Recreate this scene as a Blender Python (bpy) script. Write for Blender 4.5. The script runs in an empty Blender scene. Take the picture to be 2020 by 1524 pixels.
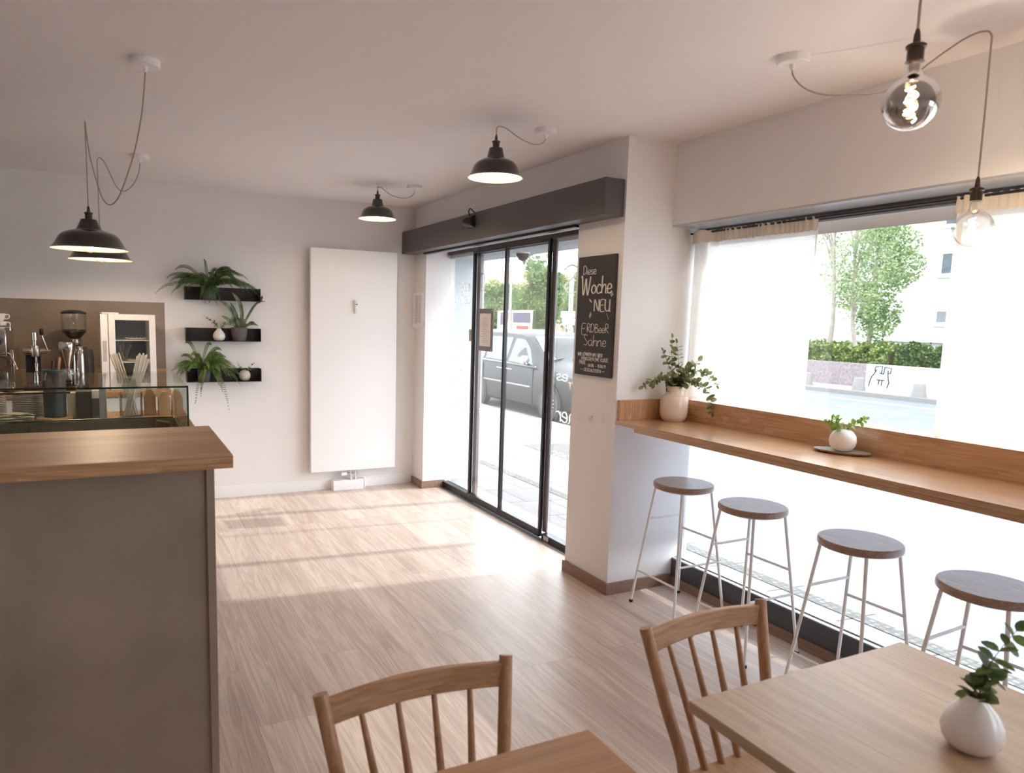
import bpy, math, random
from mathutils import Vector, Matrix
random.seed(7)
C = bpy.context.scene.collection
scene = bpy.context.scene
PI = math.pi

# ---------------------------------------------------------------- camera
cam_data = bpy.data.cameras.new('camera')
cam = bpy.data.objects.new('camera', cam_data)
C.objects.link(cam)
cam.matrix_world = Matrix((
    (0.8968014719444667, 0.03195476818822538, -0.44127770474869304, -2.63797753),
    (-0.4417261005176436, 0.12103392612169116, -0.8889481654455706, -6.61357828),
    (0.02500344055754132, 0.9921339030179374, 0.1226586582458805, 1.64558981),
    (0, 0, 0, 1)))
cam_data.sensor_width = 36.0
cam_data.lens = 25.1828
cam_data.shift_x = 0.0402645
cam_data.shift_y = 0.0211388
cam_data.clip_start = 0.02
cam_data.clip_end = 300
cam_data.dof.use_dof = True
cam_data.dof.focus_distance = 4.7
cam_data.dof.aperture_fstop = 4.0
scene.camera = cam

# ---------------------------------------------------------------- world, sun, exposure
world = bpy.data.worlds.new('overcast_sky')
scene.world = world
world.use_nodes = True
wn = world.node_tree.nodes
bg = wn['Background']
bg.inputs['Color'].default_value = (0.865, 0.93, 1.0, 1)
bg.inputs['Strength'].default_value = 3.4

sun_d = bpy.data.lights.new('hazy_sun', 'SUN')
sun_d.energy = 1.1
sun_d.angle = math.radians(1.6)
sun_d.color = (1.0, 0.95, 0.9)
sun = bpy.data.objects.new('hazy_sun', sun_d)
C.objects.link(sun)
sun.location = (10, -1, 9)
sun.rotation_euler = Vector((-1.0, 0.11, -0.815)).to_track_quat('-Z', 'Y').to_euler()

vs = scene.view_settings
vs.view_transform = 'Standard'
vs.look = 'None'
vs.gamma = 1.0
vs.use_curve_mapping = False
vs.exposure = 1.34
scene.cycles.max_bounces = 14
scene.cycles.diffuse_bounces = 8
scene.cycles.transparent_max_bounces = 24
scene.cycles.sample_clamp_indirect = 6.0
scene.cycles.caustics_reflective = False
scene.cycles.caustics_refractive = False

# ---------------------------------------------------------------- mesh helpers
WL = {}


class MB:
    def __init__(s):
        s.v, s.f, s.m, s.cur = [], [], [], 0

    def add(s, vs_, fs):
        b = len(s.v)
        s.v += [tuple(p) for p in vs_]
        for f in fs:
            s.f.append(tuple(b + i for i in f))
            s.m.append(s.cur)
        return s

    def box(s, x0, x1, y0, y1, z0, z1, mat=None):
        p = [(x, y, z) for z in (z0, z1) for y in (y0, y1) for x in (x0, x1)]
        if mat is not None:
            p = [tuple(mat @ Vector(q)) for q in p]
        return s.add(p, [(0, 2, 3, 1), (4, 5, 7, 6), (0, 1, 5, 4), (2, 6, 7, 3), (0, 4, 6, 2), (1, 3, 7, 5)])

    def bar(s, a, b, w, h, up=(0, 0, 1)):
        a, b = Vector(a), Vector(b)
        d = (b - a).normalized()
        u = Vector(up)
        if abs(d.dot(u)) > 0.95:
            u = Vector((1, 0, 0))
        r = d.cross(u).normalized() * (w / 2)
        u = r.cross(d).normalized() * (h / 2)
        p = [q + i * r + j * u for q in (a, b) for i, j in ((-1, -1), (1, -1), (1, 1), (-1, 1))]
        return s.add(p, [(0, 1, 2, 3), (4, 7, 6, 5), (0, 4, 5, 1), (1, 5, 6, 2), (2, 6, 7, 3), (3, 7, 4, 0)])

    def tube(s, pts, r, n=8, cap=True):
        pts = [Vector(p) for p in pts]
        k = len(pts)
        rs = r if isinstance(r, (list, tuple)) else [r] * k
        t0 = (pts[1] - pts[0]).normalized()
        u = t0.orthogonal().normalized()
        vs_ = []
        for i, p in enumerate(pts):
            t = (pts[min(i + 1, k - 1)] - pts[max(i - 1, 0)])
            t = t.normalized() if t.length > 1e-9 else t0
            u = (u - t * u.dot(t))
            u = u.normalized() if u.length > 1e-6 else t.orthogonal().normalized()
            w = t.cross(u)
            for j in range(n):
                a = 2 * PI * j / n
                vs_.append(p + (u * math.cos(a) + w * math.sin(a)) * rs[i])
        fs = []
        for i in range(k - 1):
            for j in range(n):
                a, b = i * n + j, i * n + (j + 1) % n
                fs.append((a, b, b + n, a + n))
        if cap:
            fs.append(tuple(reversed(range(n))))
            fs.append(tuple(range((k - 1) * n, k * n)))
        return s.add(vs_, fs)

    def lathe(s, prof, c=(0, 0, 0), n=32, sx=1.0, sy=1.0, mat=None, close=False):
        vs_, fs = [], []
        k = len(prof)
        for r, z in prof:
            for j in range(n):
                a = 2 * PI * j / n
                p = Vector((r * math.cos(a) * sx, r * math.sin(a) * sy, z))
                if mat is not None:
                    p = mat @ p
                vs_.append(p + Vector(c))
        for i in range(k - 1):
            for j in range(n):
                a, b = i * n + j, i * n + (j + 1) % n
                fs.append((a, b, b + n, a + n))
        if prof[0][0] > 1e-6 and not close:
            fs.append(tuple(reversed(range(n))))
        if prof[-1][0] > 1e-6 and not close:
            fs.append(tuple(range((k - 1) * n, k * n)))
        return s.add(vs_, fs)

    def sphere(s, c, r, n=16, m=10, sz=1.0):
        return s.lathe([(max(r * math.sin(PI * i / m), 1e-5), -r * sz * math.cos(PI * i / m)) for i in range(m + 1)], c, n, close=True)

    def prism(s, poly, fn, d0, d1):
        """poly of (a, b) -> fn(a, b, d) for two depths"""
        n = len(poly)
        vs_ = [fn(a, b, d0) for a, b in poly] + [fn(a, b, d1) for a, b in poly]
        fs = [tuple(range(n - 1, -1, -1)), tuple(range(n, 2 * n))]
        for i in range(n):
            j = (i + 1) % n
            fs.append((i, j, n + j, n + i))
        return s.add(vs_, fs)

    def grid(s, nu, nv, fn):
        vs_ = [fn(i / nu, j / nv) for j in range(nv + 1) for i in range(nu + 1)]
        fs = []
        for j in range(nv):
            for i in range(nu):
                a = j * (nu + 1) + i
                fs.append((a, a + 1, a + nu + 2, a + nu + 1))
        return s.add(vs_, fs)

    def leaf(s, base, d, nrm, L, W, fold=0.12, kind='oval'):
        """a small leaf with a folded midrib"""
        base, d, nrm = Vector(base), Vector(d).normalized(), Vector(nrm)
        side = d.cross(nrm)
        if side.length < 1e-4:
            side = d.orthogonal()
        side.normalize()
        up = side.cross(d).normalized()
        if kind == 'round':
            sec = [(0, 0.06), (0.22, 0.8), (0.5, 1.0), (0.8, 0.72), (1.0, 0.1)]
        elif kind == 'lance':
            sec = [(0, 0.25), (0.3, 1.0), (0.65, 0.7), (1.0, 0.04)]
        else:
            sec = [(0, 0.1), (0.45, 1.0), (1.0, 0.06)]
        vs_ = []
        for t, w in sec:
            m_ = base + d * (L * t) - up * (0.10 * L * t * t)
            o = side * (W / 2 * w)
            vs_ += [m_ - o + up * (fold * W * w), m_, m_ + o + up * (fold * W * w)]
        fs = []
        for i in range(len(sec) - 1):
            a = i * 3
            fs += [(a, a + 1, a + 4, a + 3), (a + 1, a + 2, a + 5, a + 4)]
        return s.add(vs_, fs)

    def build(s, name, mats, parent=None, bevel=0.0, angle=38, smooth=True, seg=2):
        me = bpy.data.meshes.new(name)
        off = WL.get(parent, Vector((0, 0, 0))) if parent else Vector((0, 0, 0))
        vs_ = [(p[0] - off.x, p[1] - off.y, p[2] - off.z) for p in s.v]
        me.from_pydata(vs_, [], s.f)
        mats = mats if isinstance(mats, (list, tuple)) else [mats]
        for m_ in mats:
            me.materials.append(m_)
        if len(mats) > 1:
            me.polygons.foreach_set('material_index', s.m)
        me.polygons.foreach_set('use_smooth', [smooth] * len(me.polygons))
        me.update()
        if smooth:
            me.set_sharp_from_angle(angle=math.radians(angle))
        o = bpy.data.objects.new(name, me)
        C.objects.link(o)
        if parent:
            o.parent = parent
        WL[o] = off.copy()
        if bevel:
            b = o.modifiers.new('bevel', 'BEVEL')
            b.width = bevel
            b.segments = seg
            b.limit_method = 'ANGLE'
            b.angle_limit = math.radians(40)
        return o


def tag(o, label=None, cat=None, group=None, kind=None):
    if label:
        o['label'] = label
    if cat:
        o['category'] = cat
    if group:
        o['group'] = group
    if kind:
        o['kind'] = kind
    return o


def thing(name, label, cat, loc=(0, 0, 0), group=None, kind=None):
    o = bpy.data.objects.new(name, None)
    o.empty_display_size = 0.05
    C.objects.link(o)
    o.location = loc
    WL[o] = Vector(loc)
    return tag(o, label, cat, group, kind)


def struct(mb, name, mats, parent=None, **k):
    o = mb.build(name, mats, parent, **k)
    if not parent:
        o['kind'] = 'structure'
    return o


def dup(root, loc, rz=0.0, label=None, group=None):
    r = root.copy()
    C.objects.link(r)
    r.location = loc
    r.rotation_euler = (0, 0, rz)
    if label:
        r['label'] = label
    if group:
        r['group'] = group
    for ch in list(root.children):
        c = ch.copy()
        C.objects.link(c)
        c.parent = r
        for g in list(ch.children):
            d = g.copy()
            C.objects.link(d)
            d.parent = c
    return r


def spline(pts, k=6):
    """Catmull-Rom through the points"""
    P = [Vector(p) for p in pts]
    out = []
    for i in range(len(P) - 1):
        p0, p1, p2, p3 = P[max(i - 1, 0)], P[i], P[i + 1], P[min(i + 2, len(P) - 1)]
        for j in range(k):
            t = j / k
            out.append(0.5 * ((2 * p1) + (p2 - p0) * t + (2 * p0 - 5 * p1 + 4 * p2 - p3) * t * t + (3 * p1 - p0 - 3 * p2 + p3) * t ** 3))
    out.append(P[-1])
    return out


# ---------------------------------------------------------------- materials
def srgb(r, g, b):
    f = lambda c: (c / 255 / 12.92) if c / 255 <= 0.04045 else ((c / 255 + 0.055) / 1.055) ** 2.4
    return (f(r), f(g), f(b), 1)


def new_mat(name):
    m = bpy.data.materials.new(name)
    m.use_nodes = True
    nt = m.node_tree
    return m, nt, nt.nodes, nt.links, nt.nodes['Principled BSDF']


def plain(name, col, rough=0.5, metal=0.0, bump=0.0, bscale=60, var=0.0, vscale=3.0, coat=0.0, trans=0.0):
    m, nt, N, L, P = new_mat(name)
    P.inputs['Base Color'].default_value = col
    P.inputs['Roughness'].default_value = rough
    P.inputs['Metallic'].default_value = metal
    P.inputs['Coat Weight'].default_value = coat
    tc = N.new('ShaderNodeTexCoord')
    if var:
        nz = N.new('ShaderNodeTexNoise')
        nz.inputs['Scale'].default_value = vscale
        nz.inputs['Detail'].default_value = 6
        L.new(tc.outputs['Object'], nz.inputs['Vector'])
        mx = N.new('ShaderNodeMix')
        mx.data_type = 'RGBA'
        mx.inputs[6].default_value = tuple(c * (1 - var) for c in col[:3]) + (1,)
        mx.inputs[7].default_value = tuple(min(1, c * (1 + var)) for c in col[:3]) + (1,)
        rmp = N.new('ShaderNodeMapRange')
        rmp.inputs[1].default_value = 0.3
        rmp.inputs[2].default_value = 0.7
        L.new(nz.outputs['Fac'], rmp.inputs[0])
        L.new(rmp.outputs[0], mx.inputs[0])
        L.new(mx.outputs[2], P.inputs['Base Color'])
    if bump:
        nb = N.new('ShaderNodeTexNoise')
        nb.inputs['Scale'].default_value = bscale
        nb.inputs['Detail'].default_value = 4
        L.new(tc.outputs['Object'], nb.inputs['Vector'])
        bp = N.new('ShaderNodeBump')
        bp.inputs['Strength'].default_value = bump
        bp.inputs['Distance'].default_value = 0.01
        L.new(nb.outputs['Fac'], bp.inputs['Height'])
        L.new(bp.outputs['Normal'], P.inputs['Normal'])
    return m


def wood(name, c1, c2, axis='x', rough=0.45, ring=7.0, fine=1.0, stave=0.0, coat=0.0):
    """oak: long stretched grain along one axis, cathedral bands, pores"""
    m, nt, N, L, P = new_mat(name)
    P.inputs['Roughness'].default_value = rough
    P.inputs['Coat Weight'].default_value = coat
    P.inputs['Coat Roughness'].default_value = 0.17
    tc = N.new('ShaderNodeTexCoord')
    mp = N.new('ShaderNodeMapping')
    sc = {'x': (0.9, 9, 9), 'y': (9, 0.9, 9), 'z': (9, 9, 0.9)}[axis]
    mp.inputs['Scale'].default_value = sc
    L.new(tc.outputs['Object'], mp.inputs['Vector'])
    n1 = N.new('ShaderNodeTexNoise')
    n1.inputs['Scale'].default_value = 1.6
    n1.inputs['Detail'].default_value = 5
    n1.inputs['Distortion'].default_value = 0.6
    L.new(mp.outputs[0], n1.inputs['Vector'])
    # rings out of the noise
    mul = N.new('ShaderNodeMath'); mul.operation = 'MULTIPLY'; mul.inputs[1].default_value = ring
    L.new(n1.outputs['Fac'], mul.inputs[0])
    fr = N.new('ShaderNodeMath'); fr.operation = 'FRACT'
    L.new(mul.outputs[0], fr.inputs[0])
    mp2 = N.new('ShaderNodeMapping')
    mp2.inputs['Scale'].default_value = tuple((2.2 if q < 2 else 150 * fine) for q in sc)
    L.new(tc.outputs['Object'], mp2.inputs['Vector'])
    n2 = N.new('ShaderNodeTexNoise')
    n2.inputs['Scale'].default_value = 1.0
    n2.inputs['Detail'].default_value = 3
    L.new(mp2.outputs[0], n2.inputs['Vector'])
    a1 = N.new('ShaderNodeMath'); a1.operation = 'MULTIPLY'; a1.inputs[1].default_value = 0.24
    L.new(fr.outputs[0], a1.inputs[0])
    a2 = N.new('ShaderNodeMath'); a2.operation = 'MULTIPLY_ADD'; a2.inputs[1].default_value = 0.76
    L.new(n2.outputs['Fac'], a2.inputs[0])
    L.new(a1.outputs[0], a2.inputs[2])
    fac = a2.outputs[0]
    if stave:
        # glued staves of slightly different tone
        sp = N.new('ShaderNodeSeparateXYZ')
        L.new(tc.outputs['Object'], sp.inputs[0])
        dv = N.new('ShaderNodeMath'); dv.operation = 'DIVIDE'; dv.inputs[1].default_value = stave
        L.new(sp.outputs['Y' if axis == 'x' else 'X'], dv.inputs[0])
        fl = N.new('ShaderNodeMath'); fl.operation = 'FLOOR'
        L.new(dv.outputs[0], fl.inputs[0])
        wn_ = N.new('ShaderNodeTexWhiteNoise'); wn_.noise_dimensions = '1D'
        L.new(fl.outputs[0], wn_.inputs['W'])
        s3 = N.new('ShaderNodeMath'); s3.operation = 'MULTIPLY_ADD'; s3.inputs[1].default_value = 0.34
        L.new(wn_.outputs['Value'], s3.inputs[0])
        sb = N.new('ShaderNodeMath'); sb.operation = 'SUBTRACT'; sb.inputs[1].default_value = 0.17
        L.new(fac, sb.inputs[0])
        L.new(sb.outputs[0], s3.inputs[2])
        fac = s3.outputs[0]
    cr = N.new('ShaderNodeValToRGB')
    cr.color_ramp.elements[0].position = 0.22
    cr.color_ramp.elements[0].color = c2
    cr.color_ramp.elements[1].position = 0.78
    cr.color_ramp.elements[1].color = c1
    L.new(fac, cr.inputs[0])
    L.new(cr.outputs[0], P.inputs['Base Color'])
    bp = N.new('ShaderNodeBump')
    bp.inputs['Strength'].default_value = 0.06
    bp.inputs['Distance'].default_value = 0.004
    L.new(n2.outputs['Fac'], bp.inputs['Height'])
    L.new(bp.outputs['Normal'], P.inputs['Normal'])
    return m


def floor_mat():
    m, nt, N, L, P = new_mat('laminate_oak_floor')
    tc = N.new('ShaderNodeTexCoord')
    mp = N.new('ShaderNodeMapping')
    mp.inputs['Rotation'].default_value = (0, 0, PI / 2)
    mp.inputs['Location'].default_value = (0.31, 0.05, 0)
    L.new(tc.outputs['Object'], mp.inputs['Vector'])
    br = N.new('ShaderNodeTexBrick')
    br.offset = 0.37
    br.offset_frequency = 3
    br.inputs['Color1'].default_value = (0, 0, 0, 1)
    br.inputs['Color2'].default_value = (1, 1, 1, 1)
    br.inputs['Mortar'].default_value = (0.5, 0.5, 0.5, 1)
    br.inputs['Scale'].default_value = 1.0
    br.inputs['Mortar Size'].default_value = 0.0008
    br.inputs['Mortar Smooth'].default_value = 0.2
    br.inputs['Brick Width'].default_value = 1.38
    br.inputs['Row Height'].default_value = 0.193
    L.new(mp.outputs[0], br.inputs['Vector'])
    # offset the grain per plank
    ad = N.new('ShaderNodeVectorMath'); ad.operation = 'MULTIPLY_ADD'
    ad.inputs[1].default_value = (9.0, 23.0, 5.0)
    L.new(br.outputs['Color'], ad.inputs[0])
    L.new(tc.outputs['Object'], ad.inputs[2])
    m1 = N.new('ShaderNodeMapping'); m1.inputs['Scale'].default_value = (9.5, 0.55, 1)
    L.new(ad.outputs[0], m1.inputs['Vector'])
    n1 = N.new('ShaderNodeTexNoise')
    n1.inputs['Scale'].default_value = 1.5; n1.inputs['Detail'].default_value = 4; n1.inputs['Distortion'].default_value = 1.1
    L.new(m1.outputs[0], n1.inputs['Vector'])
    mul = N.new('ShaderNodeMath'); mul.operation = 'MULTIPLY'; mul.inputs[1].default_value = 11
    L.new(n1.outputs['Fac'], mul.inputs[0])
    fr = N.new('ShaderNodeMath'); fr.operation = 'PINGPONG'; fr.inputs[1].default_value = 1.0
    L.new(mul.outputs[0], fr.inputs[0])
    m2 = N.new('ShaderNodeMapping'); m2.inputs['Scale'].default_value = (170, 1.8, 1)
    L.new(ad.outputs[0], m2.inputs['Vector'])
    n2 = N.new('ShaderNodeTexNoise'); n2.inputs['Scale'].default_value = 1.0; n2.inputs['Detail'].default_value = 3
    L.new(m2.outputs[0], n2.inputs['Vector'])
    m3 = N.new('ShaderNodeMapping'); m3.inputs['Scale'].default_value = (6.5, 0.4, 1)
    L.new(ad.outputs[0], m3.inputs['Vector'])
    n3 = N.new('ShaderNodeTexNoise'); n3.inputs['Scale'].default_value = 1.0; n3.inputs['Detail'].default_value = 2
    L.new(m3.outputs[0], n3.inputs['Vector'])

    def madd(a, k, b):
        q = N.new('ShaderNodeMath'); q.operation = 'MULTIPLY_ADD'
        L.new(a, q.inputs[0]); q.inputs[1].default_value = k
        if isinstance(b, (int, float)):
            q.inputs[2].default_value = b
        else:
            L.new(b, q.inputs[2])
        return q.outputs[0]
    f = madd(fr.outputs[0], 0.22, 0.0)
    f = madd(n2.outputs['Fac'], 0.34, f)
    f = madd(n3.outputs['Fac'], 0.62, f)
    sp = N.new('ShaderNodeSeparateColor'); L.new(br.outputs['Color'], sp.inputs[0])
    f = madd(sp.outputs[0], 0.10, f)
    cr = N.new('ShaderNodeValToRGB')
    e = cr.color_ramp.elements
    e[0].position = 0.38; e[0].color = FLOOR_D
    e[1].position = 0.86; e[1].color = FLOOR_L
    L.new(f, cr.inputs[0])
    mx = N.new('ShaderNodeMix'); mx.data_type = 'RGBA'
    L.new(br.outputs['Fac'], mx.inputs[0])
    L.new(cr.outputs[0], mx.inputs[6])
    mx.inputs[7].default_value = tuple(c * 0.6 for c in FLOOR_D[:3]) + (1,)
    L.new(mx.outputs[2], P.inputs['Base Color'])
    rg = N.new('ShaderNodeMapRange'); rg.inputs[3].default_value = 0.30; rg.inputs[4].default_value = 0.42
    L.new(n3.outputs['Fac'], rg.inputs[0]); L.new(rg.outputs[0], P.inputs['Roughness'])
    bp = N.new('ShaderNodeBump'); bp.inputs['Strength'].default_value = 0.12; bp.inputs['Distance'].default_value = 0.002
    L.new(n2.outputs['Fac'], bp.inputs['Height']); L.new(bp.outputs['Normal'], P.inputs['Normal'])
    return m


FLOOR_L = srgb(222, 204, 192)
FLOOR_D = srgb(176, 154, 141)


def glass_mat(name, tint=(0.97, 0.985, 0.98, 1), refl=0.06, rough=0.0):
    m, nt, N, L, P = new_mat(name)
    N.remove(P)
    out = N['Material Output']
    t = N.new('ShaderNodeBsdfTransparent'); t.inputs[0].default_value = tint
    g = N.new('ShaderNodeBsdfGlossy'); g.inputs['Roughness'].default_value = rough
    lw = N.new('ShaderNodeLayerWeight'); lw.inputs['Blend'].default_value = 0.18
    mr = N.new('ShaderNodeMapRange'); mr.inputs[3].default_value = refl; mr.inputs[4].default_value = min(1.0, refl * 9)
    L.new(lw.outputs['Fresnel'], mr.inputs[0])
    mx = N.new('ShaderNodeMixShader')
    L.new(mr.outputs[0], mx.inputs[0]); L.new(t.outputs[0], mx.inputs[1]); L.new(g.outputs[0], mx.inputs[2])
    L.new(mx.outputs[0], out.inputs[0])
    return m


def sheer_mat(name, col, trans_col, w_trans, w_clear, weave=0.0):
    """thin cloth or film: diffuse front, light let through, a little see-through"""
    m, nt, N, L, P = new_mat(name)
    N.remove(P)
    out = N['Material Output']
    d = N.new('ShaderNodeBsdfDiffuse'); d.inputs[0].default_value = col
    t = N.new('ShaderNodeBsdfTranslucent'); t.inputs[0].default_value = trans_col
    a = N.new('ShaderNodeMixShader'); a.inputs[0].default_value = w_trans
    L.new(d.outputs[0], a.inputs[1]); L.new(t.outputs[0], a.inputs[2])
    c = N.new('ShaderNodeBsdfTransparent')
    b = N.new('ShaderNodeMixShader'); b.inputs[0].default_value = w_clear
    L.new(a.outputs[0], b.inputs[1]); L.new(c.outputs[0], b.inputs[2])
    L.new(b.outputs[0], out.inputs[0])
    return m


def leaf_mat(name, c1, c2, scale=18.0, trans=0.35):
    m, nt, N, L, P = new_mat(name)
    out = N['Material Output']
    tc = N.new('ShaderNodeTexCoord')
    nz = N.new('ShaderNodeTexNoise'); nz.inputs['Scale'].default_value = scale; nz.inputs['Detail'].default_value = 2
    L.new(tc.outputs['Object'], nz.inputs['Vector'])
    cr = N.new('ShaderNodeValToRGB')
    cr.color_ramp.elements[0].position = 0.35; cr.color_ramp.elements[0].color = c1
    cr.color_ramp.elements[1].position = 0.68; cr.color_ramp.elements[1].color = c2
    L.new(nz.outputs['Fac'], cr.inputs[0]); L.new(cr.outputs[0], P.inputs['Base Color'])
    P.inputs['Roughness'].default_value = 0.5
    t = N.new('ShaderNodeBsdfTranslucent'); L.new(cr.outputs[0], t.inputs[0])
    mx = N.new('ShaderNodeMixShader'); mx.inputs[0].default_value = trans
    L.new(P.outputs[0], mx.inputs[1]); L.new(t.outputs[0], mx.inputs[2]); L.new(mx.outputs[0], out.inputs[0])
    return m


def glow(name, col, s):
    m, nt, N, L, P = new_mat(name)
    P.inputs['Base Color'].default_value = (0, 0, 0, 1)
    P.inputs['Emission Color'].default_value = col
    P.inputs['Emission Strength'].default_value = s
    return m


M = {}
M['wall'] = plain('white_plaster', srgb(235, 232, 232), 0.85, bump=0.05, bscale=140, var=0.012)
M['ceiling'] = plain('ceiling_paint', srgb(238, 233, 234), 0.9, bump=0.05, bscale=90, var=0.01)
M['floor'] = floor_mat()
M['brown_skirt'] = wood('skirting_laminate', srgb(160, 128, 112), srgb(122, 94, 80), 'y', 0.5)
M['brown_skirt_x'] = wood('skirting_laminate_across', srgb(160, 128, 112), srgb(122, 94, 80), 'x', 0.5)
M['white_paint'] = plain('white_lacquer', srgb(240, 238, 240), 0.35, bump=0.01)
M['white_metal'] = plain('white_powder_coat', srgb(238, 236, 234), 0.4, bump=0.01)
M['facade'] = plain('facade_shade_grey', srgb(186, 190, 196), .85, bump=.05)  # grey stands in for shade on the outer door reveal
M['radiator'] = plain('radiator_enamel', srgb(244, 241, 243), 0.28, bump=0.005)
M['dark_metal'] = plain('dark_grey_anodised', srgb(92, 86, 88), 0.42, 0.25, bump=0.01)
M['frame'] = plain('black_brown_frame', srgb(50, 46, 48), 0.32, 0.5, bump=0.01)
M['kerb'] = plain('slate_grey_profile', srgb(78, 80, 86), 0.5, 0.1, bump=0.02)
M['rubber'] = plain('black_rubber', srgb(22, 21, 22), 0.6, bump=0.02)
M['black'] = plain('black_plastic', srgb(30, 27, 28), 0.35, bump=0.01)
M['shelf'] = plain('shelf_black_steel', srgb(42, 37, 40), 0.5, 0.2, bump=0.01)
M['shade'] = plain('shade_black_enamel', srgb(42, 35, 33), 0.18, 0.0, coat=0.6, bump=0.004)
M['shade_in'] = plain('shade_white_enamel', srgb(214, 200, 168), 0.3, bump=0.004)
M['brass'] = plain('antique_brass', srgb(84, 72, 62), 0.35, 0.8, bump=0.02)
M['cord'] = plain('taupe_fabric_cord', srgb(186, 170, 160), 0.85, bump=0.3, bscale=900)
M['chrome'] = plain('polished_steel', srgb(215, 210, 206), 0.1, 1.0, bump=0.003)
M['steel'] = plain('brushed_steel', srgb(180, 176, 172), 0.3, 1.0, bump=0.02, bscale=200)
M['plaster'] = plain('grey_trowelled_plaster', srgb(152, 135, 120), 0.55, bump=0.05, bscale=30, var=0.17, vscale=2.6)
M['chalkboard'] = plain('chalkboard_slate', srgb(60, 56, 59), 0.6, bump=0.02, var=0.05, vscale=5)
M['chalk'] = plain('white_chalk', srgb(238, 232, 226), 0.9, bump=0.2, bscale=400)
OAK1, OAK2 = srgb(208, 167, 127), srgb(164, 119, 81)
M['oak_bar'] = wood('oak_bar_top', OAK1, OAK2, 'y', 0.32, coat=1.0)
M['oak_bar_z'] = wood('oak_end_board', OAK1, OAK2, 'z', 0.32, coat=1.0)
M['oak_counter'] = wood('oak_counter_staves', OAK1, OAK2, 'x', 0.42, stave=0.09)
M['oak_counter_y'] = wood('oak_counter_staves_lengthwise', OAK1, OAK2, 'y', 0.42, stave=0.09)
M['oak_table'] = wood('oak_table_top', srgb(198, 170, 142), srgb(166, 138, 112), 'y', 0.42, ring=5)
M['oak_table_b'] = wood('oak_table_top_red', srgb(192, 148, 110), srgb(158, 115, 80), 'x', 0.45, ring=5)
M['oak_chair'] = wood('oak_chair_upright', srgb(188, 144, 106), srgb(150, 107, 73), 'z', 0.45)
M['oak_chair_x'] = wood('oak_chair_rail', srgb(188, 144, 106), srgb(150, 107, 73), 'x', 0.45)
M['chair_seat'] = wood('chair_seat_lit', srgb(196, 160, 128), srgb(166, 128, 96), 'y', 0.5)  # same wood as the uprights, lightened to paint in light from above
M['stool_seat'] = wood('walnut_oak_seat', srgb(176, 146, 128), srgb(132, 104, 88), 'y', 0.3, coat=0.25, ring=9)
M['stile_grey'] = plain('dark_grey_stile', srgb(104, 97, 99), .4, .3)
M['glass'] = glass_mat('clear_glass', refl=0.035)
M['case_glass'] = glass_mat('case_glass', (0.93, 0.97, 0.955, 1), 0.05)
M['green_edge'] = plain('glass_cut_edge', srgb(20, 58, 54), 0.15)
M['frost'] = sheer_mat('frosted_film', (0.85, 0.88, 0.9, 1), (0.76, 0.80, 0.86, 1), 0.72, 0.0)
M['curtain'] = sheer_mat('sheer_linen', (0.9, 0.87, 0.83, 1), (0.80, 0.78, 0.765, 1), 0.60, 0.14)
M['hem'] = sheer_mat('gathered_linen_hem', (0.74, 0.63, 0.52, 1), (0.86, 0.74, 0.62, 1), 0.22, 0.0)
M['hem_thin'] = sheer_mat('doubled_linen_hem', (0.88, 0.82, 0.77, 1), (0.92, 0.84, 0.78, 1), 0.5, 0.0)
M['glass_paint'] = sheer_mat('white_glass_marker', (0.92, 0.92, 0.92, 1), (0.95, 0.95, 0.95, 1), 0.5, 0.0)
M['ceramic'] = plain('cream_speckled_glaze', srgb(228, 208, 194), 0.22, bump=0.005, var=0.05, vscale=160, coat=0.4)
M['white_ceramic'] = plain('white_ceramic', srgb(236, 230, 226), 0.25, bump=0.004, coat=0.3)
M['matte_white'] = plain('matte_white_ceramic', srgb(232, 226, 224), 0.6, bump=0.02, bscale=200)
M['grey_vase'] = plain('grey_vase_glaze', srgb(176, 172, 168), 0.3, bump=0.004)
M['taupe_vase'] = plain('taupe_vase_glaze', srgb(200, 192, 184), 0.3, bump=0.004, coat=0.3)
M['grey_pot'] = plain('anthracite_pot', srgb(92, 86, 90), 0.6, bump=0.03, bscale=150)
M['plate_grey'] = plain('sage_stoneware', srgb(176, 186, 176), 0.3, bump=0.02, coat=0.2)
M['plate_rim'] = plain('raw_clay_rim', srgb(168, 128, 96), 0.7, bump=0.05)
M['soil'] = plain('potting_soil', srgb(52, 40, 32), 0.95, bump=0.4)
M['paper'] = plain('white_paper', srgb(240, 234, 234), 0.8, bump=0.01)
M['ink'] = plain('grey_print', srgb(160, 150, 152), 0.8, bump=0.01)
M['alu'] = plain('taupe_aluminium', srgb(124, 114, 112), 0.4, 0.5, bump=0.01)
M['fern'] = leaf_mat('fern_leaf', srgb(64, 98, 40), srgb(122, 156, 78), 22)
M['fern_dark'] = leaf_mat('fern_leaf_dark', srgb(44, 76, 36), srgb(90, 126, 62), 22)
M['euca'] = leaf_mat('eucalyptus_leaf', srgb(96, 110, 66), srgb(168, 176, 130), 26)
M['euca_fresh'] = leaf_mat('eucalyptus_fresh', srgb(86, 112, 40), srgb(150, 170, 84), 26)
M['euca_dark'] = leaf_mat('eucalyptus_dark', srgb(64, 80, 42), srgb(128, 144, 86), 26)
M['valance'] = sheer_mat('awning_valance_cloth', (0.6, 0.55, 0.52, 1), (0.42, 0.37, 0.35, 1), 0.5, 0.0)
M['stag'] = leaf_mat('staghorn_frond', srgb(74, 92, 66), srgb(142, 156, 122), 14)
M['stem'] = plain('brown_stem', srgb(110, 88, 58), 0.7, bump=0.1)
M['filament'] = glow('filament_glow', (1.0, 0.66, 0.32, 1), 26.0)
M['bulb_glow'] = glow('bulb_lit', (1.0, 0.80, 0.52, 1), 5.0)
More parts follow.
